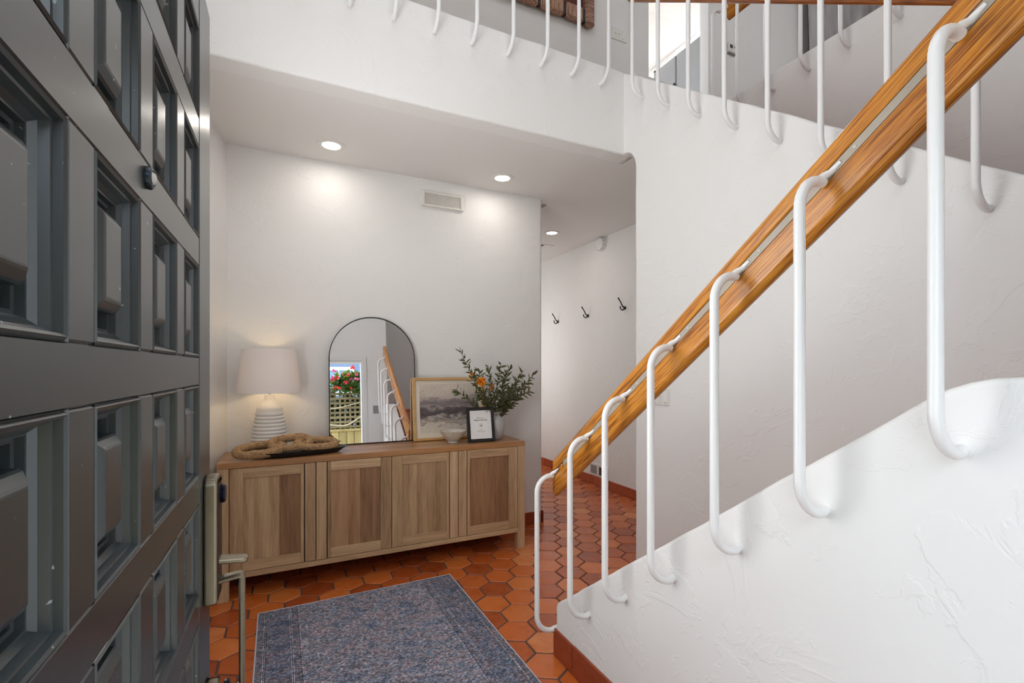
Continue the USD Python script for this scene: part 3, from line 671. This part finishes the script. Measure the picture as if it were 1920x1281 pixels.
for x0, x1, z0, z1 in ((-.062, .062, .215, .2158), (-.062, .062, .052, .0528), (-.062, -.0612, .052, .2158), (.0612, .062, .052, .2158)): ln.append(box(x0, x1, -.0084, -.0076, z0, z1))
obj('border_line', lean(cat(ln)), plain('pale_line', srgb(196, 194, 194), .8), sf)
obj('stand', lean(rot(box(-.03, .03, 0, .003, .02, .2), .35, (1, 0, 0), (0, 0, .2))), dark_plastic, sf)

# vase and olive branches
VX, VY = 1.483, 3.470
vase = thing('vase', 'pale grey bulbous ceramic vase holding the olive branches', 'vase', loc=(VX, VY, CT))
obj('body', fix(lathe([(0, 0), (.058, 0), (.066, .006), (.082, .04), (.092, .085), (.094, .115), (.088, .145), (.070, .170), (.056, .184), (.055, .196), (.064, .214), (.066, .218), (.062, .218), (.052, .198), (.052, .184), (.07, .160), (.07, .05), (0, .03)], 56)), plain('grey_glaze', srgb(186, 184, 182), .4), vase, smooth=50)

leaf_m = M('olive_leaf', {'oi': ('geometry', {}), 'r': ('rgb_ramp', {'ramp': [(0, srgb(84, 88, 56)), (.35, srgb(118, 120, 80)), (.7, srgb(150, 148, 106)), (1, srgb(182, 176, 138))]}), 'p': ('principled_bsdf', {'roughness': .5}), 't': ('translucent_bsdf', {'color': srgb(120, 124, 60)}), 'm': ('mix_closure', {'fac': .2})},
    [('oi.random_per_island', 'r.fac'), ('r.color', 'p.base_color'), ('p.BSDF', 'm.closure1'), ('t.BSDF', 'm.closure2')], 'm.closure')
twig_m = plain('olive_twig', srgb(84, 74, 52), .8)
flower_m = plain('orange_petal', srgb(236, 146, 26), .6); flower2_m = plain('faded_petal', srgb(190, 128, 66), .7)
def leaf(p, d, up, L, w, curl):
    d = d / np.linalg.norm(d); s = np.cross(d, up); s /= np.linalg.norm(s) + 1e-9; n = np.cross(s, d); V = []; k = 5
    for i in range(k + 1):
        t = i / k; c = p + d * L * t + n * curl * L * (t * t) - n * 0; ww = w * math.sin(PI * min(1, t * .9 + .08)) ** .8
        V += [c - s * ww + n * .0012, c + n * -.0008, c + s * ww + n * .0012]
    F = []
    for i in range(k):
        a = i * 3; F += [[a, a + 1, a + 4], [a, a + 4, a + 3], [a + 1, a + 2, a + 5], [a + 1, a + 5, a + 4]]
    return tm(V, F)
oliv = thing('olive_branches', 'spray of olive branches with orange flowers standing in the grey vase', 'branches', loc=(VX, VY, CT + .2))
tips = [(-.32, -.10, .50, 22), (-.34, -.05, .21, 14), (-.25, -.14, .30, 14), (-.14, -.02, .36, 16), (-.03, .04, .38, 16), (.04, -.06, .40, 16), (.10, .02, .33, 16), (.17, .04, .37, 16), (.24, -.04, .34, 18), (.37, -.02, .325, 22), (.34, .04, .25, 18), (.28, -.10, .19, 16), (.21, .05, .13, 14), (-.20, -.12, .17, 14), (.12, -.14, .20, 16), (-.08, -.15, .24, 16), (.02, -.16, .16, 14), (.16, -.10, .27, 16)]
for tx, ty, tz, nl in tips:
    P = []; bend = RNG.uniform(-.03, .03, 3)
    for t in np.linspace(0, 1, 12):
        P.append(np.array([tx * t ** 1.25, ty * t ** 1.25, -.12 + (tz + .12) * t]) + bend * math.sin(PI * t) + np.array([0, 0, .02 * math.sin(PI * t)]))
    P = np.array(P)
    P[:3, :2] *= np.linspace(.35, 1, 3)[:, None]
    br = obj('branch', sweep(P, np.linspace(.0028, .0010, 12), 6), twig_m, oliv, smooth=50)
    L = []
    for q in range(nl + 20):
        t = .32 + .68 * (q + .5) / (nl + 20); i = min(10, int(t * 11)); p = P[i] + (P[i + 1] - P[i]) * (t * 11 - i); d = P[i + 1] - P[i]; d = d / np.linalg.norm(d)
        side = RNG.normal(size=3); side -= d * (side @ d); side /= np.linalg.norm(side)
        L.append(leaf(p, d * RNG.uniform(.3, .9) + side * RNG.uniform(.6, 1.0), RNG.normal(size=3), RNG.uniform(.038, .060), RNG.uniform(.0062, .0090), RNG.uniform(-.35, .35)))
    obj('leaves', cat(L), leaf_m, br)
def blossom(c, r, n, mat, label):
    L = []
    for k in range(n):
        d = RNG.normal(size=3); d[1] -= .7; d /= np.linalg.norm(d); L.append(leaf(np.array(c), d, RNG.normal(size=3), r * RNG.uniform(.8, 1.15), r * .34, .5))
    obj('flower', cat(L), mat, oliv, label=label)
blossom((-.155, -.12, .262), .036, 42, flower_m, 'large orange flower'); blossom((-.235, -.12, .32), .018, 14, flower_m, 'small orange bud'); blossom((-.075, -.13, .215), .03, 16, flower2_m, 'faded orange flower')

# tray and woven chain
tray = thing('tray', 'oval black tray under the woven chain on the console', 'tray', loc=(.085, 3.372, CT), rotz=math.radians(11))
def oval(a, b, z, n=48, p=2.6): return [(a * abs(math.cos(t)) ** (2 / p) * np.sign(math.cos(t)), b * abs(math.sin(t)) ** (2 / p) * np.sign(math.sin(t)), z) for t in np.linspace(0, 2 * PI, n, endpoint=False)]
obj('body', fix(rings(np.array([oval(.20, .058, 0), oval(.225, .068, .004), oval(.262, .085, .026), oval(.277, .092, .033), oval(.279, .093, .036), oval(.274, .089, .0355), oval(.255, .078, .026), oval(.215, .062, .010), oval(.12, .04, .008)]))), plain('black_lacquer', srgb(30, 30, 33), .42), tray, smooth=45)
rope_m = M('woven_rope', {'t': ('texture_coordinate', {}), 'g': ('geometry', {}), 'n': ('noise_texture', {'scale': 55.0, 'detail': 4.0, 'distortion': 1.2}), 'mp': ('mapping', {'scale': (1.0, 2.0, 3.0)}), 'r': ('rgb_ramp', {'ramp': [(.30, srgb(84, 58, 38)), (.42, srgb(146, 110, 74)), (.55, srgb(190, 154, 112)), (.68, srgb(126, 98, 72))]}), 'b': ('bump', {'strength': .8, 'distance': .004}), 'p': ('principled_bsdf', {'roughness': .85})},
    [('g.position', 'mp.vector'), ('mp.vector', 'n.vector'), ('n.fac', 'r.fac'), ('r.color', 'p.base_color'), ('n.fac', 'b.height'), ('b.normal', 'p.normal')])
def rope_link(a, b, r, wraps=22):
    n = 132; P = []; Rr = []
    for k in range(n):
        t = 2 * PI * k / n; P.append((a * abs(math.cos(t)) ** .85 * np.sign(math.cos(t)), b * abs(math.sin(t)) ** .85 * np.sign(math.sin(t)), 0)); Rr.append(r * (1 + .10 * abs(math.sin(wraps * t / 2)) + .06 * math.sin(3 * t + a * 40)))
    return sweep(np.array(P), np.array(Rr), 14, closed=True)
chain = thing('woven_chain', 'chain of three chunky woven rope links lying over the black tray', 'decoration', loc=(0, 0, CT))
def put(m, rx, ry, rz, loc):
    m = rot(m, rx, (1, 0, 0)); m = rot(m, ry, (0, 1, 0)); m = rot(m, rz, (0, 0, 1)); return move(m, loc)
obj('link', put(rope_link(.128, .060, .0245), .34, -.06, .10, (-.165, 3.345, .054)), rope_m, chain, smooth=50)
obj('link', put(rope_link(.112, .052, .0245), .55, -.04, .12, (.010, 3.375, .082)), rope_m, chain, smooth=50)
obj('link', put(rope_link(.118, .056, .0245), .30, .06, .14, (.168, 3.385, .064)), rope_m, chain, smooth=50)
stone = trimesh.creation.icosphere(3, 1.0); stone.vertices *= [.075, .035, .03]; stone.vertices *= (1 + .12 * (meshkit.fbm(stone.vertices * 14, 3, 2) - .5))[:, None]
obj('stone', move(rot(stone, .3, (0, 0, 1)), (.04, 3.35, CT + .040)), M('grey_stone', {'g': ('geometry', {}), 'n': ('noise_texture', {'scale': 60.0, 'detail': 4.0}), 'r': ('rgb_ramp', {'ramp': [(.3, srgb(70, 68, 66)), (.7, srgb(118, 114, 110))]}), 'p': ('principled_bsdf', {'roughness': .8})}, [('g.position', 'n.vector'), ('n.fac', 'r.fac'), ('r.color', 'p.base_color')]), None, 'dark grey rounded lump in the tray between the rope links', 'ornament', smooth=60)

# ------------------------------------------------------------------ rug
rug = thing('rug', 'low-pile faded blue-grey oriental rug on the terracotta floor', 'rug', loc=(.428, 2.26, 0), rotz=math.radians(1.2))
RW, RL = 1.148, 1.56
ru = {'t': ('texture_coordinate', {}), 'x': ('separate_xyz', {}), 'ax': ('math', {'math_type': 'absolute'}),
      'dx': ('math', {'math_type': 'subtract', 'value1': RW / 2}), 'sc': ('math', {'math_type': 'divide', 'value2': .3}),
      'ms': ('mapping', {'scale': (1.0, 1.9, 1.0)}), 'md': ('mapping', {'scale': (1.0, 1.0, 1.0), 'location': (3.0, 1.0, 0)}),
      'n1': ('noise_texture', {'scale': 8.0, 'detail': 4.0, 'roughness': .65, 'distortion': .6}), 'n2': ('noise_texture', {'scale': 85.0, 'detail': 4.0, 'roughness': .75}),
      'n3': ('noise_texture', {'scale': 24.0, 'detail': 3.0, 'roughness': .6, 'distortion': 2.2}), 'v': ('voronoi_texture', {'scale': 30.0, 'feature': 'f1'}),
      'r1': ('rgb_ramp', {'ramp': [(.30, srgb(88, 98, 118)), (.41, srgb(122, 128, 144)), (.48, srgb(132, 136, 146)), (.55, srgb(150, 134, 138)), (.60, srgb(130, 136, 148)), (.72, srgb(96, 122, 138))]}),
      'r2': ('rgb_ramp', {'ramp': [(.34, (.10, .11, .14)), (.44, (.55, .57, .62)), (.52, (1.1, 1.1, 1.1)), (.59, (1.7, 1.68, 1.68)), (.67, (3.4, 3.3, 3.3))]}), 'm1': ('mix_color', {'blend_type': 'multiply', 'fac': 1.0}),
      'r3': ('rgb_ramp', {'ramp': [(.36, (.50, .54, .62)), (.46, (1.0, .98, 1.0)), (.56, (1.1, 1.04, 1.06)), (.66, (1.5, 1.5, 1.56))]}), 'm2': ('mix_color', {'blend_type': 'multiply', 'fac': .85}),
      'rv': ('rgb_ramp', {'ramp': [(.08, (.55, .57, .62)), (.28, (1.2, 1.16, 1.16)), (.42, (.9, .92, .95))]}), 'm4': ('mix_color', {'blend_type': 'multiply', 'fac': .6}),
      'rb': ('rgb_ramp', {'interpolate': False, 'ramp': [(0, (.62, .62, .62)), (.036 / .3, (1.7, 1.7, 1.7)), (.039 / .3, (.16, .16, .17)), (.043 / .3, (1.3, 1.3, 1.3)), (.046 / .3, (.2, .2, .2)), (.050 / .3, (.66, .69, .74)), (.160 / .3, (1.7, 1.65, 1.65)), (.163 / .3, (.2, .2, .22)), (.167 / .3, (1.7, 1.7, 1.7)), (.170 / .3, (.72, .72, .74)), (.200 / .3, (.2, .2, .22)), (.204 / .3, (1.6, 1.55, 1.55)), (.207 / .3, (1.0, 1.0, 1.0))]}),
      'm3': ('mix_color', {'blend_type': 'multiply', 'fac': 1.0}),
      'br': ('bump', {'strength': .5, 'distance': .002}), 'p': ('principled_bsdf', {'roughness': .95, 'sheen_weight': .1, 'specular_ior_level': .2})}
rl = [('t.object', 'x.vector'), ('x.x', 'ax.value1'), ('ax.value', 'dx.value2'), ('dx.value', 'sc.value1'), ('sc.value', 'rb.fac'), ('t.object', 'ms.vector'), ('t.object', 'md.vector'),
      ('ms.vector', 'n1.vector'), ('ms.vector', 'n2.vector'), ('ms.vector', 'v.vector'), ('md.vector', 'n3.vector'), ('n1.fac', 'r1.fac'), ('n2.fac', 'r2.fac'), ('n3.fac', 'r3.fac'), ('v.distance', 'rv.fac'),
      ('r1.color', 'm1.a'), ('r2.color', 'm1.b'), ('m1.result', 'm2.a'), ('r3.color', 'm2.b'), ('m2.result', 'm4.a'), ('rv.color', 'm4.b'), ('m4.result', 'm3.a'), ('rb.color', 'm3.b'), ('m3.result', 'p.base_color'), ('n2.fac', 'br.height'), ('br.normal', 'p.normal')]
rug_m = M('rug_weave', ru, rl)
def rug_grid(w, l, nx, ny):
    V = []; F = []
    for j in range(ny + 1):
        for i in range(nx + 1):
            x, y = (i / nx - .5) * w, (j / ny - .5) * l
            V.append((x, y, .0065 + .0016 * (meshkit.noise(np.array([x * 3, y * 3, 1.0])) - .5)))
    for j in range(ny):
        for i in range(nx): a = j * (nx + 1) + i; F.append((a, a + 1, a + nx + 2, a + nx + 1))
    return tm(V, F)
obj('pile', cat([rug_grid(RW - .008, RL - .008, 30, 40), box(-RW / 2 + .005, RW / 2 - .005, -RL / 2 + .005, RL / 2 - .005, .0012, .0050)]), rug_m, rug, smooth=60)
bind_m = plain('rug_binding', srgb(196, 194, 206), .9)
for x0, x1, y0, y1 in ((-RW / 2, -RW / 2 + .008, -RL / 2, RL / 2), (RW / 2 - .008, RW / 2, -RL / 2, RL / 2), (-RW / 2, RW / 2, RL / 2 - .008, RL / 2), (-RW / 2, RW / 2, -RL / 2, -RL / 2 + .008)):
    obj('binding', box(x0, x1, y0, y1, .0012, .0082, .003), bind_m, rug, label='pale lilac bound edge')

# ------------------------------------------------------------------ ceiling and wall fittings
lens_m = M('lamp_lens', {'e': ('emission', {'color': (1, .95, .88), 'strength': 22.0})}, surface='e.emission')
def downlight(x, y, label, power, first=[None]):
    t = thing('recessed_light', label, 'ceiling light', loc=(x, y, ZC))
    obj('trim_ring', fix(lathe([(.060, .012), (.060, -.002), (.064, -.005), (.084, -.006), (.092, -.003), (.094, .001), (.094, .012)], 48, cap=False)), white_plastic, t, smooth=40)
    obj('lens', lathe([(0, -.001), (.0605, -.001), (.0605, .004), (0, .004)], 40), lens_m, t)
    l = UsdLux.DiskLight.Define(stage, str(t.GetPath()) + '/beam'); l.CreateRadiusAttr(.055); l.CreateIntensityAttr(power); l.CreateColorAttr(Gf.Vec3f(1, .93, .84)); l.AddTranslateOp().Set(Gf.Vec3d(0, 0, -.012))
    sp = UsdLux.ShapingAPI.Apply(l.GetPrim()); sp.CreateShapingConeAngleAttr(62.0); sp.CreateShapingConeSoftnessAttr(.5)
downlight(.262, 3.452, 'round recessed ceiling light above the mirror, left of the vent', 48.0)
downlight(1.553, 3.452, 'round recessed ceiling light at right of the wall vent', 48.0)
downlight(2.690, 4.612, 'small recessed ceiling light in the hall', 55.0)

vent = thing('air_vent', 'white wall air vent with fine louvres below the low ceiling', 'vent', loc=(1.140, YW, 2.772))
for x0, x1, z0, z1 in ((-.180, -.152, -.062, .062), (.152, .180, -.062, .062), (-.152, .152, .044, .062), (-.152, .152, -.062, -.044)):
    obj('frame_bar', box(x0, x1, -.026, .004, z0, z1, .003), white_plastic, vent)
obj('backing', box(-.155, .155, -.006, .003, -.047, .047), grey_plastic, vent)
for k in range(12): obj('louvre', rot(box(-.153, .153, -.0012 - .014, .0012 - .014, -.044 + k * .0075, -.0375 + k * .0075), -.5, (1, 0, 0), (0, -.014, -.041 + k * .0075)), white_plastic, vent)

cv = thing('ceiling_vent', 'small brown slot in the hall ceiling beyond the light', 'vent', loc=(2.83, 5.12, ZC))
obj('frame', box(-.16, .16, -.06, .06, -.006, .003, .002), white_plastic, cv); obj('slot', box(-.13, .03, -.035, .035, -.008, -.004), plain('brown_slot', srgb(96, 74, 50), .6), cv)

sd = thing('smoke_detector', 'round white smoke detector high on the hall wall', 'smoke detector', loc=(XH, 4.53, 2.856))
obj('base', rot(lathe([(0, 0), (.084, 0), (.084, .014), (.078, .018), (0, .018)], 40), -PI / 2, (0, 1, 0)), white_plastic, sd, smooth=40)
obj('cover', rot(lathe([(.077, .016), (.076, .030), (.068, .044), (.050, .050), (0, .052)], 40), -PI / 2, (0, 1, 0)), trim_white, sd, smooth=40)
for a in range(8):
    t = 2 * PI * a / 10; obj('slot', move(rot(box(-.040, -.024, -.010, .010, -.0012, .0012), t, (1, 0, 0)), (0, -math.sin(t) * .074, math.cos(t) * .074)), grey_plastic, sd)
obj('indicator', move(trimesh.creation.icosphere(1, .005), (-.046, .035, -.035)), dark_plastic, sd)

def hook(y, z, label, first=[]):
    if first: return copy_thing(first[0], (XH, y, z), 0, label)
    t = thing('coat_hook', label, 'coat hook', loc=(XH, y, z), group='black hooks on the hall wall'); first.append(t)
    obj('mount', rot(lathe([(0, 0), (.019, 0), (.019, .006), (.012, .012), (0, .014)], 20), -PI / 2, (0, 1, 0)), black_metal, t, smooth=40)
    P = [(-.006, 0, .004), (-.025, 0, .010), (-.042, 0, .030), (-.062, 0, .066), (-.085, 0, .094), (-.094, 0, .106)]
    obj('upper_prong', sweep(np.array(P), [.008, .0075, .0065, .006, .0068, .0075], 10), black_metal, t, smooth=50)
    P = [(-.006, 0, -.004), (-.020, 0, -.018), (-.040, 0, -.026), (-.058, 0, -.016), (-.066, 0, .004), (-.066, 0, .014)]
    obj('lower_prong', sweep(np.array(P), [.008, .007, .0065, .006, .0065, .007], 10), black_metal, t, smooth=50)
hook(5.53, 2.035, 'black coat hook farthest into the hall, beside the wall corner')
hook(4.82, 2.045, 'black coat hook in the middle of the row of three')
hook(4.115, 2.060, 'black coat hook nearest, next to the tall middle wall')

def switch_plate(name, label, n, loc, face, w=None, h=.115, dark=False):
    """face: 'x-' or 'y-' or 'y+'"""
    t = thing(name, label, 'light switch', loc=loc); w = w or .07 + .046 * (n - 1)
    def turn(m):
        return {'y-': m, 'x-': rot(m, -PI / 2, (0, 0, 1)), 'y+': rot(m, PI, (0, 0, 1))}[face]
    pm = grey_plastic if dark else white_plastic
    obj('plate', turn(box(-w / 2, w / 2, -.007, .001, -h / 2, h / 2, .003)), pm, t)
    for k in range(n):
        x = (k - (n - 1) / 2) * .046
        obj('rocker' if dark else 'toggle', turn(box(x - .016, x + .016, -.010, -.006, -.034, .034, .002) if (dark or k == n - 1) else box(x - .005, x + .005, -.018, -.006, -.004, .012, .002)), grey_plastic if dark else trim_white, t)
        for zz in (.042, -.042): obj('screw', turn(move(rot(lathe([(0, 0), (.003, 0), (.002, .0015), (0, .0015)], 8), PI / 2, (1, 0, 0)), (x, -.0068, zz))), grey_plastic, t)
switch_plate('light_switch', 'white switch plate on the tall wall just under the handrail', 3, (XB, 2.325, 1.217), 'x-', .15, .112)
switch_plate('light_switch', 'white triple switch plate upstairs beside the woven hanging', 3, (2.945, YW, 4.695), 'y-', .185, .118)
switch_plate('light_switch', 'grey switch plate on the entry wall, seen in the mirror', 1, (1.085, .0, 1.335), 'y+', .08, .12, True)

rg = thing('wall_register', 'white low wall plate with dark square inset above the hall skirting', 'wall plate', loc=(XH, 4.60, .183))
obj('plate', box(-.008, .001, -.19, .17, -.072, .072, .003), white_plastic, rg)
obj('grey_panel', box(-.011, -.006, .03, .15, -.05, .05, .002), grey_plastic, rg); obj('dark_inset', box(-.010, -.006, -.115, -.02, -.05, .045, .002), dark_plastic, rg)

# ------------------------------------------------------------------ upstairs
fr_ = thing('refrigerator', 'stainless steel refrigerator in the kitchen upstairs', 'refrigerator', loc=(4.31, 4.314, 3.5))
obj('cabinet', box(.05, .80, -.445, .445, .02, 1.755, .01), plain('fridge_side', srgb(120, 120, 122), .5), fr_)
for y0, y1 in ((-.446, .049), (.053, .446)): obj('door', box(0, .06, y0, y1, .62, 1.77, .012), steel_m, fr_, smooth=30)
obj('drawer', box(0, .06, -.446, .446, .05, .61, .012), steel_m, fr_)
obj('badge', box(-.004, .004, -.43, -.33, 1.555, 1.60, .002), plain('pale_badge', srgb(190, 190, 192), .35), fr_)
obj('hinge_slot', box(-.003, .003, -.40, -.33, 1.67, 1.69, .001), black_metal, fr_)
obj('handle', box(-.03, .002, .052, .075, 1.10, 1.42, .006), dark_plastic, fr_); obj('hinge_cover', box(.0, .05, .38, .44, 1.765, 1.785, .004), black_metal, fr_)

th = thing('thermostat', 'small white thermostat on the upper wall right of the refrigerator', 'thermostat', loc=(4.515, YW, 5.01))
obj('case', box(-.062, .062, -.026, .001, -.05, .05, .006), white_plastic, th); obj('display', box(-.042, .004, -.028, -.025, -.005, .032, .001), dark_plastic, th); obj('button', box(.022, .042, -.028, -.025, .006, .024, .002), grey_plastic, th)
obj('lower_edge', box(-.060, .060, -.024, .0, -.066, -.050, .003), grey_plastic, th)

wh = thing('wall_hanging', 'woven brown rope frame with dark red panel hanging upstairs', 'wall hanging', loc=(1.9, YW, 4.63))
weave_m = M('wrapped_fibre', {'g': ('geometry', {}), 'm': ('mapping', {'scale': (130.0, 130.0, 8.0)}), 'n': ('noise_texture', {'scale': 1.0, 'detail': 3.0}), 'r': ('rgb_ramp', {'ramp': [(.3, srgb(92, 60, 46)), (.5, srgb(164, 122, 98)), (.7, srgb(214, 180, 154))]}), 'b': ('bump', {'strength': .7, 'distance': .004}), 'p': ('principled_bsdf', {'roughness': .6})},
    [('g.position', 'm.vector'), ('m.vector', 'n.vector'), ('n.fac', 'r.fac'), ('r.color', 'p.base_color'), ('n.fac', 'b.height'), ('b.normal', 'p.normal')])
weave_v = M('wrapped_fibre_upright', {'g': ('geometry', {}), 'm': ('mapping', {'scale': (8.0, 8.0, 150.0)}), 'n': ('noise_texture', {'scale': 1.0, 'detail': 3.0}), 'r': ('rgb_ramp', {'ramp': [(.3, srgb(86, 58, 46)), (.5, srgb(146, 108, 88)), (.7, srgb(196, 160, 138))]}), 'b': ('bump', {'strength': .7, 'distance': .004}), 'p': ('principled_bsdf', {'roughness': .6})},
    [('g.position', 'm.vector'), ('m.vector', 'n.vector'), ('n.fac', 'r.fac'), ('r.color', 'p.base_color'), ('n.fac', 'b.height'), ('b.normal', 'p.normal')])
hx = .69
edges = [-hx, -.42, -.15, .12, .385, .60]
for a, b_ in zip(edges[:-1], edges[1:]): obj('wrapped_bar', box(a + .012, b_ - .012, -.075, -.012, 0, .145, .02), weave_m, wh, smooth=40); 
for a in edges[1:]: obj('black_tie', box(a - .014, a + .014, -.066, -.014, .008, .138, .012), black_metal, wh)
obj('wrapped_post', box(.585 + .02, hx + .02, -.082, -.010, -.012, 1.10, .022), weave_v, wh, smooth=40); obj('wrapped_post', box(-hx - .02, -.60, -.082, -.010, -.012, 1.10, .022), weave_v, wh, smooth=40)
obj('wrapped_top', box(-.6, .6, -.075, -.012, .955, 1.10, .02), weave_m, wh, smooth=40)
obj('panel', box(-.60, .60, -.03, .001, .10, 1.0), plain('dark_red_panel', srgb(84, 28, 18), .25), wh)

# grey curtain on the gallery
def drape(w, h, folds, depth, n=120):
    V = []; F = []
    for i in range(n + 1):
        t = i / n; y = depth * math.sin(2 * PI * folds * t) + .3 * depth * math.sin(2 * PI * folds * 2.3 * t + 1)
        for j, z in enumerate((0, h * .5, h)): V.append((t * w - (h - z) * -.05 * (1 - t), y * (.8 + .1 * j), z))
    for i in range(n):
        for j in range(2): a = i * 3 + j; F.append((a, a + 3, a + 4, a + 1))
    v = np.array(V); m = tm(v, F); m2 = tm(v + [0, .006, 0], np.array(F)[:, ::-1]); return cat([m, m2])
cur = thing('curtain', 'grey fabric panel hanging at the far end of the gallery', 'curtain', loc=(5.66, 3.60, 3.515))
obj('fabric', drape(2.6, 2.85, 9, .022), M('grey_fabric', {'g': ('geometry', {}), 'm': ('mapping', {'scale': (3.0, 3.0, .8)}), 'n': ('noise_texture', {'scale': 1.6, 'detail': 3.0}), 'r': ('rgb_ramp', {'ramp': [(.35, srgb(150, 138, 136)), (.5, srgb(180, 176, 176)), (.7, srgb(196, 192, 192))]}), 'p': ('principled_bsdf', {'roughness': .8})}, [('g.position', 'm.vector'), ('m.vector', 'n.vector'), ('n.fac', 'r.fac'), ('r.color', 'p.base_color')]), cur, smooth=60)
obj('rod', box(-.1, 2.7, -.012, .012, 2.84, 2.862, .006), dark_bronze, cur)

# ------------------------------------------------------------------ garden seen through the door in the mirror
struct('ground_patio', box(-6, 8, -9, -.17, -.10, -.03), plain('patio_concrete', srgb(206, 200, 190), .9), 'pale concrete patio outside the front door')
fen = thing('fence', 'weathered wooden garden fence with lattice top, seen in the mirror', 'fence', loc=(0, -2.6, 0))
for k in range(34): obj('plank', box(-1.6 + k * .145, -1.6 + k * .145 + .138, -.012, .012 + RNG.uniform(-.003, .003), .0, 1.10, .003), fence_z, fen)
obj('cap_rail', box(-1.65, 3.4, -.03, .05, 1.10, 1.15, .004), fence_z, fen); obj('cap_rail', box(-1.65, 3.4, -.03, .05, 1.92, 1.97, .004), fence_z, fen)
for x in (-1.6, .05, 1.7, 3.3): obj('post', box(x, x + .09, -.10, -.013, 0, 2.02, .004), fence_z, fen)
for k in range(8): obj('lattice_slat', box(-1.6, 3.35, -.002, .010, 1.17 + k * .094, 1.17 + k * .094 + .044), fence_m, fen)
for k in range(52): obj('lattice_upright', box(-1.58 + k * .096, -1.58 + k * .096 + .036, -.014, -.002, 1.15, 1.92), fence_m, fen)
vine_m = plain('pale_vine', srgb(196, 180, 150), .8)
for k, P in enumerate(([(.55, -2.52, 1.24), (.85, -2.44, 1.20), (1.1, -2.42, 1.36), (1.35, -2.44, 1.56), (1.7, -2.45, 1.66)], [(.4, -2.5, 1.52), (.8, -2.46, 1.58), (1.2, -2.45, 1.68), (1.6, -2.44, 1.72)])):
    tt = np.linspace(0, 1, 24); P = np.array(P); Q = np.array([np.interp(tt, np.linspace(0, 1, len(P)), P[:, i]) for i in range(3)]).T
    for _ in range(3): Q[1:-1] = (Q[:-2] + Q[1:-1] * 2 + Q[2:]) / 4
    obj('vine_stem', sweep(Q, .014 - .005 * k, 8), vine_m, None, ('thick' if k == 0 else 'thin') + ' bare vine stem trailing across the fence lattice, seen in the mirror', 'vine', smooth=50)
def foliage(n, cx, cz, sx, sz, L, rng):
    out = []
    for k in range(n):
        a = rng.normal(size=3); a /= np.linalg.norm(a); r = rng.uniform(.3, 1) ** .5
        p = np.array([cx + a[0] * r * sx, -2.30 + a[1] * r * .17, cz + a[2] * r * sz]); out.append(leaf(p, rng.normal(size=3) + [0, .4, .3], rng.normal(size=3), L * rng.uniform(.7, 1.3), L * .32, .3))
    return cat(out)
g_rng = np.random.default_rng(3)
shrub_leaf = M('shrub_leaf', {'oi': ('geometry', {}), 'r': ('rgb_ramp', {'ramp': [(0, srgb(40, 66, 26)), (.5, srgb(92, 124, 48)), (1, srgb(176, 186, 70))]}), 'p': ('principled_bsdf', {'roughness': .5}), 't': ('translucent_bsdf', {'color': srgb(150, 180, 50)}), 'm': ('mix_closure', {'fac': .3})},
    [('oi.random_per_island', 'r.fac'), ('r.color', 'p.base_color'), ('p.BSDF', 'm.closure1'), ('t.BSDF', 'm.closure2')], 'm.closure')
for cx, cz, lab in ((-.02, 1.99, 'left'), (1.0, 2.03, 'middle'), (2.02, 1.99, 'right')):
    s = thing('flowering_shrub', {'left': 'flowering shrub on the fence farthest from the stairs', 'middle': 'leafy shrub with red and pink flowers on the fence, seen in the mirror', 'right': 'flowering shrub on the fence nearest the stairs'}[lab], 'shrub')
    obj('foliage', foliage(620, cx, cz, .47, .22, .085, g_rng), shrub_leaf, s, kind='stuff')
    for col, nm in ((srgb(226, 84, 132), 'pink'), (srgb(214, 52, 50), 'red')):
        fl = []
        for q in range(16):
            c = np.array([cx + g_rng.uniform(-.44, .44), -2.30 + g_rng.uniform(.08, .20), cz + g_rng.uniform(-.18, .30)])
            for _ in range(7): fl.append(leaf(c, g_rng.normal(size=3) + [0, .5, 0], g_rng.normal(size=3), .05, .018, .4))
        obj('flowers', cat(fl), plain(f'{nm}_petal_{lab}', col, .6), s, label=nm + ' flowers', kind='stuff')
hd = thing('hedge', 'dark green hedge placed behind the lattice fence to darken its gaps', 'hedge')  # dark foliage placed so the gaps in the lattice look dark
hl = []
for k in range(4200):
    p = np.array([g_rng.uniform(-1.6, 3.4), -2.98 + g_rng.uniform(-.14, .14), g_rng.uniform(.1, 1.86)]); hl.append(leaf(p, g_rng.normal(size=3), g_rng.normal(size=3), .15, .065, .2))
obj('foliage', cat(hl), M('hedge_leaf', {'p': ('principled_bsdf', {'base_color': srgb(58, 66, 40), 'roughness': .6})}), hd, kind='stuff')
nh = thing('neighbour_house', 'pale blue stucco house behind the garden fence, seen in the mirror', 'house', loc=(0, -6.5, 0))
stucco = plaster('blue_stucco', srgb(112, 130, 158), .3, 2.2)
obj('wall', box(-5, 7, -.3, 0, -.05, 4.3), stucco, nh)
obj('eave', box(-5, 7, -.3, .55, 4.2, 4.4), plain('beige_eave', srgb(206, 196, 170), .8), nh)
w = UsdGeom.Xform.Define(stage, numbered(str(nh.GetPath()) + '/window')).GetPrim()
for x0, x1, z0, z1 in ((.55, .64, 2.2, 3.0), (1.28, 1.37, 2.2, 3.0), (.64, 1.28, 2.91, 3.0), (.64, 1.28, 2.2, 2.29), (.94, .98, 2.29, 2.91)): obj('frame_bar', box(x0, x1, -.01, .05, z0, z1), trim_white, w)
obj('pane', box(.64, 1.28, .0, .012, 2.29, 2.91), plain('window_glass', srgb(120, 150, 172), .08), w)
